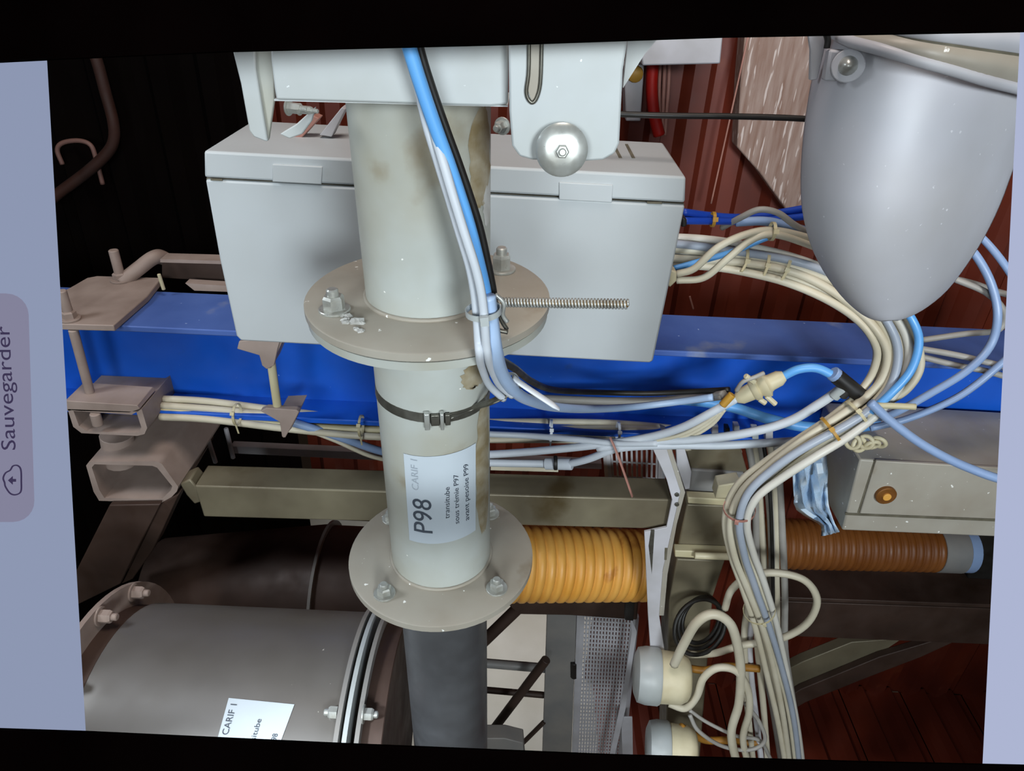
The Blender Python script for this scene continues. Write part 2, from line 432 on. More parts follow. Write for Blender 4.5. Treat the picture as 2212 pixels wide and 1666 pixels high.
for j in range(m_):
    for i in range(n):
        F.append([j * (n + 1) + i, j * (n + 1) + i + 1, (j + 1) * (n + 1) + i + 1, (j + 1) * (n + 1) + i])
lab = link('paper_label', V, F, M['label'], pipe, smooth='all', label='white printed paper label')
def pprint(ox, oy, slant=.05):
    return lambda x, y: onpipe(ox - y + slant * (-x), oy - x, .0013)
text('label_lettering', 'P98', 55, pprint(933, 1151), M['ink'], lab, length=72)
text('label_lettering', 'CARIF 1', 20, pprint(905, 1061), M['ink2'], lab, length=66)
text('label_lettering', 'transitube', 15, pprint(967, 1121, 0), M['ink'], lab, length=67)
text('label_lettering', 'sous trémie P97', 14.5, pprint(987, 1137, .02), M['ink'], lab, length=106)
text('label_lettering', 'avant pesoise P99', 14.5, pprint(1008, 1138, .02), M['ink'], lab, length=122)

# rust and dirt patches on the right side of the pipe
random.seed(11)
def patch(x0, x1, y0, y1, mt):
    V, F = [], []; n, m = 8, 12
    for j in range(m + 1):
        q = j / m; sp = math.sin(math.pi * min(1, max(0, q))) ** .5
        a = x0 + (x1 - x0) * (.45 - .45 * sp * random.uniform(.6, 1)); b = x1 - (x1 - x0) * (.3 - .3 * sp * random.uniform(.6, 1))
        for i in range(n + 1): V.append(onpipe(a + (b - a) * i / n, y0 + (y1 - y0) * q + random.uniform(-3, 3), .0005))
    for j in range(m):
        for i in range(n): F.append([j * (n + 1) + i, j * (n + 1) + i + 1, (j + 1) * (n + 1) + i + 1, (j + 1) * (n + 1) + i])
    link('stain_patch', V, F, M[mt], pipe, smooth='all')
patch(1000, 1060, 248, 470, 'rust'); patch(1036, 1058, 430, 520, 'plaster')
patch(985, 1054, 806, 862, 'rust'); patch(1020, 1056, 900, 1190, 'rust')

# hose clamp round the middle pipe
HC = axis_at(834)
hc = thing('hose_clamp', HC, 'dark steel band clamp round the grey pipe with screw housing', 'clamp')
tilt = (AX + SIDE * -.06).normalized()
Rc = R1 * .985
link('band', *lathe(HC - tilt * .005, HC + tilt * .005, [(0, Rc), (.010, Rc), (.010, Rc + .0012), (0, Rc + .0012)], 48, True), M['steel'], hc, smooth=True)
hp = onring(HC, Rc + .0012, 2); s_ = SIDE
for k, (o0, o1, dpt, hh, m_) in enumerate(((-.011, -.006, .006, .009, 'zinc'), (-.005, .003, .004, .006, 'steel'), (.0035, .007, .007, .009, 'zinc'), (.008, .013, .004, .006, 'steel'))):
    bev(link('screw_housing', *prism([hp + s_ * o0 - AX * hh, hp + s_ * o1 - AX * hh, hp + s_ * o1 + AX * hh, hp + s_ * o0 + AX * hh], TOCAM * dpt), M[m_], hc), .0008)
pth = catmull([onring(HC, Rc + .0015, 14), onring(HC, Rc + .002, 40) + UPV * .002, W(1062, 868, .548), W(1092, 853, .553), W(1113, 840, .556), W(1118, 832, .565)], 8)
link('loose_band_end', *tube(pth, .0042, 8, .35), M['steel'], hc, smooth='all')

# ------------------------------------------------------------------ gate housing above the pipe
gh = thing('gate_housing', W(840, 225, .50), 'pale painted steel housing with rounded ear plate above the pipe', 'housing')
slab('front_plate', [(582, 60), (1100, 40), (1097, 226), (1060, 230), (596, 216), (592, 190), (585, 130)], .50, .006, M['paint'], gh, .0015)
slab('bottom_plate', [(592, 214), (1097, 228), (1097, 231), (592, 218)], .503, .05, M['paint'], gh)
slab('side_plate', [(490, 60), (548, 60), (552, 150), (578, 306), (571, 305), (548, 296), (538, 282), (520, 182)], .53, .004, M['paint'], gh, .001)
slab('side_plate', [(548, 60), (588, 60), (592, 215), (580, 300), (577, 306), (556, 180)], .535, .004, M['pipe'], gh, .001)
slab('ear_plate', [(1098, 40), (1364, 36), (1346, 150), (1338, 310), (1328, 332), (1303, 346), (1262, 349), (1150, 346), (1122, 338), (1106, 315), (1100, 240)], .485, .006, M['paint'], gh, .0015)
slab('rear_fin', [(1362, 36), (1432, 70), (1392, 118), (1362, 165), (1346, 190)], .52, .006, M['paint'], gh)
V = [W(*p) for p in ((1143, 40, .4835), (1142, 150, .4835), (1137, 200, .4835), (1147, 221, .4835), (1158, 214, .4835), (1167, 180, .4835), (1170, 100, .4835), (1171, 40, .4835))]
link('slot_rim', *tube(catmull(V, 6), PX(4.5, V[0]), 8), M['steel'], gh, smooth='all')
slab('slot', [(1144, 40), (1170, 40), (1166, 190), (1158, 213), (1148, 217), (1141, 196)], .4843, .003, M['flange'], gh)
kc = W(1214, 326, .470); nk = Vector((0, -1, .12)).normalized()
rk = PX(57, kc)
link('washer', *lathe(kc - nk * .008, kc, [(0, rk), (.004, rk), (.0068, rk * .86), (.008, rk * .5)], 40), M['zinc'], gh, smooth=True)
hexbolt(gh, kc, nk, rk * .26, .006, M['zinc'], washer=False)
for px, py, r in ((622, 232, 12), (646, 236, 9)):
    c = W(px, py, .56); hexbolt(gh, c, (1, -.3, 0), PX(r, c), .01, M['zinc'])
c = W(1086, 272, .57); hexbolt(gh, c, (-.4, -1, 0), PX(13, c), .008, M['zinc'])
slab('lever', [(604, 290), (640, 268), (680, 232), (672, 262), (652, 290), (625, 300)], .60, .006, M['paint'], gh, .001)

# ------------------------------------------------------------------ grey enclosure behind the pipe
YE = .84; DE = .17
en = thing('electrical_enclosure', W(960, 760, YE), 'wide pale grey enclosure with hinged lid hanging behind the pipe', 'enclosure')
body = [(443, 388), (1480, 444), (1447, 608), (1411, 780), (1404, 785), (520, 737), (510, 726), (474, 560)]
slab('body', body, YE, DE, M['box'], en, .003)
slab('lid_seam', [(446, 384), (1478, 440), (1478, 446), (446, 390)], YE + .006, DE - .012, M['seam'], en)
lid = [(440, 326), (1482, 382), (1480, 439), (441, 384)]
slab('lid', lid, YE, DE, M['box'], en, .003)
def hingepx(x0, y0, x1, y1):
    sl = .053
    return [(x0, y0), (x1, y0 + (x1 - x0) * sl), (x1 - 2, y1 + (x1 - x0) * sl), (x0, y1)]
slab('hinge', hingepx(588, 355, 696, 393), YE - .003, .01, M['box'], en, .001)
slab('hinge', hingepx(1208, 394, 1324, 432), YE - .003, .01, M['box'], en, .001)
for x0, x1, y0 in ((455, 480, 386), (1398, 1430, 436)):
    slab('seam_mark', [(x0, y0), (x1, y0 + 1), (x1, y0 + 5), (x0, y0 + 4)], YE - .0005, .002, M['seam'], en)
zt = (W(1482, 382, YE).z - CAM.z)
for px in (1322, 1350):
    q = [Z(px, 312, zt + .0004), Z(px + 6, 312, zt + .0004), Z(px + 22, 342, zt + .0004), Z(px + 15, 342, zt + .0004)]
    link('vent_slot', *prism(q, (0, 0, .0006)), M['seam'], en)
slab('gland_nut', [(1449, 583), (1462, 588), (1462, 608), (1447, 622), (1441, 614)], .90, .02, M['conn'], en, .002)
slab('gland_nut', [(1474, 470), (1484, 474), (1484, 490), (1472, 492)], .92, .02, M['black'], en, .002)
# shelf things lying on the enclosure, seen between pipe and housing
sl_ = thing('loose_strip', W(700, 270, .93), 'pinkish grey strips lying on top of the enclosure', 'strip')
for k, (a, b, c_, d_) in enumerate((((690, 292), (738, 232), (746, 236), (716, 296)), ((630, 296), (676, 250), (690, 256), (650, 300)))):
    slab('strip', [a, b, c_, d_], .93, .02, M['pink' if k else 'tray'], sl_, .001)

# ------------------------------------------------------------------ blue beam
zb_top = -.562; zb_bot = -.742
Yb0, Yb1 = 1.05, 1.19; xb0, xb1 = -1.15, 1.15
bmn = thing('steel_beam', (0, 1.12, CAM.z + zb_bot), 'dark blue painted steel I-beam crossing the picture', 'beam')
def zc(z): return CAM.z + z
box('top_flange', (xb0, Yb0, zc(zb_top - .011)), (xb1, Yb1, zc(zb_top)), M['bluetop'], bmn, .002)
box('web', (xb0, 1.112, zc(zb_bot + .011)), (xb1, 1.124, zc(zb_top - .011)), M['blue'], bmn)
box('bottom_flange', (xb0, Yb0, zc(zb_bot)), (xb1, Yb1, zc(zb_bot + .011)), M['blue'], bmn, .002)

# enclosure hanger below the box, on the beam
hg = thing('enclosure_hanger', W(600, 940, 1.02), 'pale steel hanger rod with two angle brackets under the enclosure', 'hanger')
slab('upper_bracket', [(516, 738), (555, 733), (604, 738), (600, 752), (592, 790), (576, 798), (566, 790), (560, 768), (512, 754)], .97, .006, M['clamp'], hg, .001)
slab('upper_bracket', [(560, 736), (610, 738), (598, 765), (585, 796), (574, 796), (566, 766)], .975, .05, M['clamp'], hg, .001)
cyl('rod', W(584, 770, .985), W(602, 898, .985), PX(9, W(590, 830, .985)), M['tie'], hg)
slab('lower_bracket', [(562, 888), (575, 882), (640, 886), (646, 890), (628, 925), (616, 946), (609, 944), (604, 912)], .975, .012, M['clamp'], hg, .001)
slab('lower_bracket', [(604, 890), (646, 888), (630, 925), (612, 946)], .99, .05, M['clamp'], hg)

# ------------------------------------------------------------------ left beam clamp
bc = thing('beam_clamp', W(230, 940, 1.0), 'dusty brown clamp plate bolted over the left end of the beam', 'clamp')
zp = zb_top + .012
pl = [Z(x, y, zp) for x, y in ((60, 640), (120, 636), (150, 622), (188, 600), (210, 596), (350, 600), (318, 640), (245, 703), (60, 698))]
bev(link('clamp_plate', *prism(pl, (0, 0, -.011)), M['clamp'], bc), .0015)
for tp, bt in (((240, 540), (262, 606)), ((136, 628), (152, 690))):
    b_ = Z(bt[0], bt[1], zp); h_ = W(tp[0], tp[1], b_.y); h_.x = b_.x; 
    cyl('stud', b_, h_, PX(10, b_), M['clamp'], bc)
    hexbolt(bc, b_, (0, 0, 1), PX(15, b_), .012, M['clamp'])
r0 = W(158, 712, 1.03); r1 = W(212, 905, 1.03); r1.x = r0.x + .0
cyl('tie_rod', r0, W(212, 915, 1.03), PX(10, r0), M['clamp'], bc)
def rect_tube(name, pxs, Y, dpt, wall_px, m, parent):
    c = (sum(p[0] for p in pxs) / len(pxs), sum(p[1] for p in pxs) / len(pxs))
    def inn(p):
        dx, dy = p[0] - c[0], p[1] - c[1]; L = math.hypot(dx, dy); k = (L - wall_px) / L; return (c[0] + dx * k, c[1] + dy * k)
    o = [W(x, y, Y) for x, y in pxs]; i_ = [W(*inn(p), Y) for p in pxs]; n = len(o); v = Vector((0, dpt, 0))
    V = o + i_ + [p + v for p in o] + [p + v for p in i_]; F = []
    for a in range(n):
        b = (a + 1) % n
        F += [[a, b, n + b, n + a], [a, b, 2 * n + b, 2 * n + a], [n + a, n + b, 3 * n + b, 3 * n + a], [2 * n + a, 2 * n + b, 3 * n + b, 3 * n + a]]
    return link(name, V, F, m, parent, smooth=True)
rect_tube('lower_channel', [(146, 884), (296, 890), (306, 884), (318, 925), (312, 938), (296, 942), (176, 936), (158, 922)], 1.0, .26, 13, M['clamp'], bc)
slab('cover_plate', [(140, 866), (296, 876), (302, 884), (280, 892), (142, 888)], 1.0, .06, M['clamp'], bc, .001)
cyl('rod_end', W(205, 893, 1.0), W(212, 918, 1.0), PX(11, W(205, 893, 1.0)), M['clamp'], bc)
stc = thing('square_channel', W(290, 1090, 1.0), 'dusty hollow square channel seen end-on below the beam clamp', 'channel')
rect_tube('channel_wall', [(186, 1006), (192, 998), (338, 997), (350, 1003), (385, 1052), (382, 1062), (362, 1083), (345, 1087), (214, 1082), (202, 1062)], 1.0, .34, 13, M['clamp'], stc)
cyl('bolt_head', W(278, 1062, 1.05), W(278, 1056, 1.05), PX(7, W(278, 1060, 1.05)), M['clamp'], stc, 8)
cyl('spacer', W(252, 938, 1.06), W(262, 998, 1.06), PX(34, W(250, 950, 1.06)), M['clamp'], stc, 16)
leg = thing('channel_leg', W(250, 1240, .93), 'broad dark brown leg sloping down left under the square channel', 'leg')
slab('leg_face', [(236, 1092), (346, 1090), (300, 1180), (260, 1262), (120, 1330), (150, 1262)], .985, .012, M['dark'], leg, .002)
slab('leg_side', [(346, 1090), (386, 1068), (330, 1190), (286, 1252), (262, 1262)], .995, .05, M['dark'], leg, .002)
br = thing('dark_brace', W(420, 1000, 1.25), 'dark brown slanting brace right of the square channel', 'brace')
slab('brace_face', [(392, 920), (440, 912), (452, 960), (405, 1040), (345, 1130), (300, 1230), (270, 1230), (330, 1110), (395, 1010)], 1.3, .03, M['dark'], br, .003)
for px, py in ((409, 968), (358, 935)):
    c = W(px, py, 1.29); hexbolt(br, c, (.3, -1, .2), PX(9, c), .008, M['clamp'])
# bent tube and angle bar behind the clamp
cable('bent_tube', 'dusty bent tube rising behind the clamp plate on the beam', [(262, 610, 1.2), (300, 580, 1.22), (330, 558, 1.24), (350, 556, 1.26), (370, 570, 1.27), (378, 590, 1.27)], 16, M['clamp'], 'tube')
ab = thing('angle_bar', W(440, 590, 1.25), 'dusty brown angle bar disappearing behind the left side of the enclosure', 'bar')
slab('angle_face', [(350, 566), (560, 572), (560, 612), (350, 600)], 1.25, .005, M['dark'], ab)
slab('angle_ledge', [(346, 560), (560, 566), (560, 573), (346, 567)], 1.22, .03, M['clamp'], ab)
slab('bar_below', [(400, 612), (560, 622), (560, 633), (420, 628)], 1.21, .02, M['clamp'], ab)
cyl('thin_stud', W(343, 592, 1.17), W(354, 626, 1.17), PX(4, W(343, 600, 1.17)), M['tie'], ab, 8)

# ------------------------------------------------------------------ things in the dark upper left
cable('rust_pipe', 'rusty brown curved pipe in the dark upper left', [(195, 90, 1.57), (212, 140, 1.57), (228, 200, 1.57), (244, 260, 1.57), (246, 300, 1.57), (232, 330, 1.57), (190, 370, 1.57), (130, 415, 1.57), (100, 440, 1.57)], 12, M['rustdark'], 'pipe')
cable('wire_hook', 'thin pale wire hook hanging in the dark upper left', [(135, 355, 1.58), (124, 325, 1.58), (135, 309, 1.58), (170, 304, 1.58), (196, 314, 1.58), (208, 345, 1.58), (222, 398, 1.58)], 5, M['hookm'], 'hook')

# ------------------------------------------------------------------ square tube, rail, conduit
st = thing('square_tube', W(930, 1140, 1.0), 'long dusty stainless square tube crossing behind the pipe', 'tube')
p = [Vector((W(418, 1049, 1.0).x, 1.0, 0)), Vector((W(1452, 1078, 1.0).x, 1.0, 0))]
slab('tube_body', [(420, 1050), (1452, 1080), (1440, 1144), (440, 1117)], 1.0, .062, M['olive'], st, .003)
slab('end_lug', [(388, 1046), (410, 1036), (424, 1052), (434, 1085), (420, 1090), (402, 1070)], 1.01, .04, M['olive'], st, .003)
slab('support_rail', [(498, 964), (840, 980), (1050, 990), (1300, 1002), (1300, 1014), (1050, 1006), (840, 996), (504, 980)], 1.28, .02, M['tray'], None, .001, label='thin pale rail running behind the pipe above the square tube', cat='rail')
for (a, b), lb in ((((445, 936), (466, 1000)), 'thin pale upright bar left of the thin rail, nearer the channel'), (((488, 925), (504, 990)), 'thin pale upright bar at the left end of the thin rail')):
    cyl('upright_bar', W(*a, 1.26), W(*b, 1.26), PX(5, W(*a, 1.26)), M['tray'], None, 8, label=lb, cat='bar')
slab('cable_strip', [(1060, 1006), (1206, 1013), (1206, 1020), (1060, 1016)], 1.07, .02, M['cream'], None, 0, label='pale strip lying on the square tube right of the pipe', cat='strip')

# ------------------------------------------------------------------ dark drum and duct at lower left
def tang(py, Y, r, px=560):
    d = ray(px, py); al = math.atan2(-d.z, d.y)
    return Y - r * math.sin(al), CAM.z - Y * math.tan(al) - r * math.cos(al)
yd, zd = tang(1122, 1.22, .16)
x0, x1 = W(330, 1130, 1.15).x, W(850, 1130, 1.15).x
dr = thing('dark_drum', (x0, yd, zd - .16), 'dark horizontal drum with a thin rim below the square tube', 'drum')
xm = W(700, 1140, 1.15).x
cyl('drum_cone', (x0, yd, zd), (xm, yd, zd), .11, M['dark'], dr, 40, r1=.158)
cyl('drum_body', (xm + .004, yd, zd), (x1, yd, zd), .155, M['dark'], dr, 40)
link('drum_rim', *lathe((xm, yd, zd), (xm + .012, yd, zd), [(0, .15), (0, .166), (.006, .166), (.006, .15)], 48, True), M['cuff'], dr, smooth=True)
RD = .20
yt, zt_ = tang(1312, .80, RD)
xa, xb = W(345, 1300, .80).x, W(806, 1322, .80).x
du = thing('round_duct', (xa, yt, zt_ - RD), 'large grey-brown horizontal duct with bolted end flanges at lower left', 'duct')
cyl('duct_shell', (xa, yt, zt_), (xb, yt, zt_), RD, M['duct'], du, 72)
link('end_flange', *lathe((xa - .035, yt, zt_), (xa, yt, zt_), [(0, .12), (0, RD + .032), (.008, RD + .032), (.008, .12)], 64, True), M['clamp'], du, smooth=True)
cyl('duct_neck', (xa - .03, yt, zt_), (xa - .001, yt, zt_), RD - .004, M['dark'], du, 64)
for k, (dx, rr_, wd, mt) in enumerate(((0, .012, .006, 'cuff'), (.011, .012, .006, 'plug'), (.026, .006, .006, 'cuff'))):
    link('end_ring', *lathe((xb + dx, yt, zt_), (xb + dx + .01, yt, zt_), [(0, RD - .02), (0, RD + rr_), (wd, RD + rr_), (wd, RD - .02)], 72, True), M[mt], du, smooth=True)
cyl('duct_tail', (xb + .03, yt, zt_), (xb + .06, yt, zt_), RD * .95, M['dark'], du, 64)
def onduct(a, R, x): a = math.radians(a); return Vector((x, yt - R * math.sin(a), zt_ + R * math.cos(a)))
for a in (-38, -14, 14, 42, 70):
    hexbolt(du, onduct(a, RD + .018, xa - .027), (1, 0, 0), .010, .016, M['clamp'])
for a in (20, 60):
    hexbolt(du, onduct(a, RD + .004, xb + .032), (1, 0, 0), .0085, .012, M['zinc'])
    hexbolt(du, onduct(a, RD + .005, xb - .001), (-1, 0, 0), .0085, .012, M['zinc'], washer=False)
# paper label on the duct
def duct_pt(px, py, off):
    d = ray(px, py); oy, oz = -yt, CAM.z - zt_; a = d.y ** 2 + d.z ** 2; b = 2 * (d.y * oy + d.z * oz); R = RD + off; c = oy * oy + oz * oz - R * R
    return CAM + d * ((-b - math.sqrt(max(0, b * b - 4 * a * c))) / (2 * a))
V, F = [], []
for j in range(9):
    for i in range(7):
        q, t = i / 6, j / 8
        x = (494 + 142 * q) * (1 - t) + (452 + 130 * q) * t; y = (1508 + 14 * q) * (1 - t) + (1660 + 8 * q) * t
        V.append(duct_pt(x, y, .0008))
for j in range(8):
    for i in range(6): F.append([j * 7 + i, j * 7 + i + 1, (j + 1) * 7 + i + 1, (j + 1) * 7 + i])
dl = link('paper_label', V, F, M['label'], du, smooth='all', label='white printed paper label')
def dpr(ox, oy): return lambda x, y: duct_pt(ox - y * .95 + .30 * x, oy - x + y * -.08, .0014)
text('label_lettering', 'CARIF 1', 21, dpr(492, 1588), M['ink'], dl, length=66)
text('label_lettering', 'transitube', 17, dpr(541, 1634), M['ink'], dl, length=80)
text('label_lettering', 'sous P98', 17, dpr(584, 1640), M['ink'], dl, length=54)

# ------------------------------------------------------------------ cables tied along the pipe
def sh(L, dx, dy=0, dY=0): return [(x + dx, y + dy, Y + dY) for x, y, Y in L]
def ramp_y(L, y0, y1): return [(x, y, y0 + (y1 - y0) * k / (len(L) - 1)) for k, (x, y) in enumerate(L)]
blp = [(872, 60), (892, 130), (916, 205), (944, 285), (968, 350), (992, 420), (1014, 490), (1032, 560), (1046, 620), (1054, 670)]
cable('blue_cable', 'bright blue cable running down the front of the pipe', ramp_y(blp, .468, .484) + [(1060, 725, .487), (1068, 770, .497), (1082, 808, .525), (1108, 842, .56)], 14, M['bcab'])
cable('white_cable', 'white cable nearest the left of the blue one down the pipe front', ramp_y([(880, 60), (903, 180), (922, 268), (945, 345), (968, 420), (992, 500), (1013, 570), (1024, 625), (1030, 680), (1033, 735), (1036, 765)], .482, .474) + [(1041, 795, .505), (1057, 832, .535), (1088, 862, .552)], 10, M['white'])
cable('white_cable', 'white cable squeezed between the left white one and the blue', [(886, 60, .492), (912, 180, .488), (935, 275, .478), (957, 350, .471), (979, 425, .469), (1003, 503, .468), (1026, 575, .467), (1039, 630, .466), (1046, 685, .466), (1050, 740, .470), (1054, 768, .476), (1062, 798, .505), (1078, 830, .535), (1106, 855, .555)], 10, M['white'])
cable('black_cable', 'thin black cable on the right edge of the blue cable', ramp_y([(896, 60), (914, 130), (938, 205), (966, 285), (990, 350), (1014, 420), (1036, 490), (1052, 560), (1064, 620), (1068, 650)], .486, .50), 9, M['black'])
cable('pale_blue_cable', 'pale blue cable curving right below the upper flange', [(1054, 640, .474), (1062, 700, .475), (1070, 755, .481), (1084, 805, .515), (1112, 846, .555), (1150, 868, .62), (1200, 880, .74), (1270, 884, .86), (1360, 880, .96), (1450, 870, .98), (1540, 858, .95)], 11, M['bsoft'])
tie(W(1044, 672, .476), (W(1050, 730, .477) - W(1038, 620, .476)), .0125, M['plug'], 'grey tie holding the cables at the upper flange')
tw = thing('wire_twist', W(1075, 700, .51), 'twisted grey wire ends beside the cables on the upper flange', 'wire')
for k, pts in enumerate((((1062, 640), (1075, 660), (1082, 690), (1095, 712)), ((1070, 636), (1088, 655), (1086, 680), (1096, 696)), ((1060, 695), (1075, 712), (1097, 718)))):
    P = [W(x, y, .488 - .004 * k) for x, y in pts]
    link('strand', *tube(catmull(P, 6), PX(5, P[0]), 7), M['steel' if k != 1 else 'zinc'], tw, smooth='all')
# threaded rod
q0, q1 = W(1082, 653, .52), W(1358, 657, .50)
tr = thing('threaded_rod', q0, 'long threaded rod sticking out right across the upper flange', 'rod')
cyl('rod_core', q0, q1, PX(7, q0), M['brass'], tr, 12)
nt_ = 40; rr0 = PX(11, q0); P = []
ax = (q1 - q0); L = ax.length; ax.normalize(); u, v = frame_of(ax)
for i in range(nt_ * 10 + 1):
    a = 2 * math.pi * i / 10; P.append(q0 + ax * (L * i / (nt_ * 10)) + (u * math.cos(a) + v * math.sin(a)) * rr0 * .8)
link('thread', *tube(P, rr0 * .26, 5), M['zinc'], tr, smooth='all')
# white tie tail
tie(W(1100, 826, .565), (W(1120, 850, .57) - W(1085, 800, .555)), .009, M['tiew'], 'white cable tie at the bend of the pipe cables')
tl = [W(1108, 815, .55), W(1130, 832, .55), W(1208, 884, .55)]
link('tie_strap', *tube(catmull(tl, 6), [PX(12, tl[0])] * 12 + [PX(7, tl[0])], 8, .35), M['tiew'], None, smooth='all', label='loose white strap end pointing down right beside the pipe', cat='strap')

# ------------------------------------------------------------------ hopper at upper right
hopL = [(1800, 20), (1785, 90), (1765, 160), (1752, 230), (1743, 300), (1738, 380), (1741, 450), (1757, 520), (1785, 580), (1822, 632), (1855, 664), (1880, 680), (1905, 687)]
hopR = [(2290, 40), (2275, 110), (2255, 180), (2232, 240), (2205, 300), (2178, 370), (2152, 440), (2118, 510), (2080, 570), (2040, 622), (2000, 656), (1965, 676), (1935, 686)]
hp_ = thing('hopper_chute', W(1920, 687, .74), 'pale grey rounded hopper chute with rolled rim at upper right', 'hopper')
V, F = [], []; n = 20
LL = catmull([Vector((x, y, 0)) for x, y in hopL], 3); RR = catmull([Vector((x, y, 0)) for x, y in hopR], 3)
for k_, (a, b) in enumerate(zip(LL, RR)):
    rowf = k_ / (len(LL) - 1); wd = (b.x - a.x) / 500
    for i in range(n + 1):
        s = -1 + 2 * i / n
        t = .5 + .5 * math.sin(s * math.pi / 2)
        q = a.lerp(b, t); V.append(W(q.x, q.y, .80 - .10 * rowf ** 1.3 - .13 * wd * math.cos(s * math.pi / 2)))
for j in range(len(LL) - 1):
    for i in range(n): F.append([j * (n + 1) + i, j * (n + 1) + i + 1, (j + 1) * (n + 1) + i + 1, (j + 1) * (n + 1) + i])
shl = link('chute_shell', V, F, M['hopper'], hp_, smooth='all')
sm = shl.modifiers.new('thickness', 'SOLIDIFY'); sm.thickness = .008; sm.offset = 0
def strip(name, A, B, m, parent, th=.006):
    a, b = catmull([W(*p) for p in A], 5), catmull([W(*p) for p in B], 5); n = len(a)
    o = link(name, a + b, [[i, i + 1, n + i + 1, n + i] for i in range(n - 1)], m, parent, smooth='all')
    q = o.modifiers.new('thickness', 'SOLIDIFY'); q.thickness = th; q.offset = 0
    return o
lipA = [(1786, 62, .735), (1832, 88, .69), (1900, 106, .655), (1980, 130, .64), (2060, 152, .64), (2140, 176, .65), (2260, 206, .70)]
seamA = [(1800, 40, .735), (1870, 66, .69), (1930, 80, .655), (2000, 92, .64), (2080, 104, .64), (2160, 116, .65), (2280, 134, .70)]
lidA = [(1820, -10, .745), (1890, 10, .70), (1950, 25, .665), (2020, 38, .65), (2100, 50, .65), (2180, 60, .66), (2300, 74, .71)]
link('rim_lip', *tube(catmull([W(*p) for p in lipA], 6), PX(13, W(*lipA[3])), 10), M['hopper'], hp_, smooth='all')
strip('rim_band', lipA, seamA, M['flange'], hp_)
link('cover_seam', *tube(catmull([W(*p) for p in sh(seamA, 0, 0, .002)], 6), PX(7, W(*seamA[3])), 8), M['seam'], hp_, smooth='all')
strip('cover', sh(seamA, 0, -6), lidA, M['hopper'], hp_)
slab('corner_lug', [(1793, 108), (1862, 112), (1858, 176), (1782, 176)], .695, .012, M['hopper'], hp_, .002)
c = W(1832, 142, .688); nn = (CAM - c).normalized()
cyl('washer', c, c + nn * .004, PX(34, c), M['hopper'], hp_, 28)
link('bolt_dome', *lathe(c + nn * .004, c + nn * .014, [(0, PX(20, c)), (.005, PX(17, c)), (.009, PX(8, c)), (.010, PX(2, c))], 20), M['zinc'], hp_, smooth=True)
slab('side_bracket', [(1742, 40), (1784, 40), (1782, 105), (1766, 172), (1750, 174), (1752, 110)], .74, .006, M['tray'], hp_, .001)
cable('edge_strap', None, [(1780, 60, .70), (1788, 85, .70), (1786, 104, .70)], 7, M['black'], None, parent=hp_)
c = W(1785, 410, .716); P = [c + (W(1785 + 9 * math.cos(a) - 6 * math.sin(a), 410 + 24 * math.sin(a), .716) - c) for a in [k * math.pi / 8 for k in range(16)]]
link('drain_hole', *prism(P, (-.002, .012, 0)), M['black'], hp_)

# ------------------------------------------------------------------ background at upper right
slab('white_cabinet', [(1372, 30), (1566, 30), (1556, 138), (1388, 142)], 1.57, .2, M['tray'], None, .003, label='small white cabinet edge at the top right of the housing', cat='cabinet')
slab('weathered_board', [(1612, 40), (1758, 40), (1752, 470), (1700, 456), (1640, 372), (1592, 318), (1600, 180)], 1.70, .06, M['board'], None, .003, label='weathered pinkish board with a slanted lower end beside the hopper', cat='board')
slab('beige_post', [(1348, 140), (1392, 140), (1384, 262), (1352, 262)], 1.70, .06, M['tray'], None, .003, label='beige post with a yellow stain under the white cabinet', cat='post')
c = W(1372, 160, 1.70)
link('yellow_cap', *lathe(c, c + Vector((0, -.012, 0)), [(0, PX(18, c)), (.008, PX(16, c)), (.012, PX(8, c))], 14), M['yellow'], None, smooth=True, label='small yellow cap on the beige post', cat='cap')
cable('red_sleeve', 'bright red sleeve hanging under the white cabinet', [(1410, 140, 1.72), (1408, 190, 1.72), (1412, 240, 1.72), (1424, 292, 1.72)], 13, M['red'], 'sleeve')
for k in range(3):
    cable('pink_cable', 'pinkish cable hanging beside the bright red sleeve', [(1426 + 10 * k, 138, 1.735), (1424 + 10 * k, 190, 1.735), (1424 + 8 * k, 240, 1.735), (1424 + 6 * k, 292, 1.735)], 4, M['pink'], group='cables beside the red sleeve')
cable('dark_rope', 'thin dark rope stretched from the housing to the hopper', [(1180, 236, .9), (1330, 246, .9), (1450, 250, .9), (1560, 251, .9), (1680, 254, .9), (1760, 258, .9)], 6.5, M['black'], 'rope')
for k, (a, b) in enumerate((((1618, 70), (1536, 440)), ((1490, 640), (1498, 668)))):
    cable('wall_wire', ['thin pale wire running down the cladding beside the board', 'short thin wire on the cladding above the beam'][k], [(a[0], a[1], 1.70), ((a[0] + b[0]) / 2, (a[1] + b[1]) / 2, 1.70), (b[0], b[1], 1.70)], 2, M['pink'], 'wire')

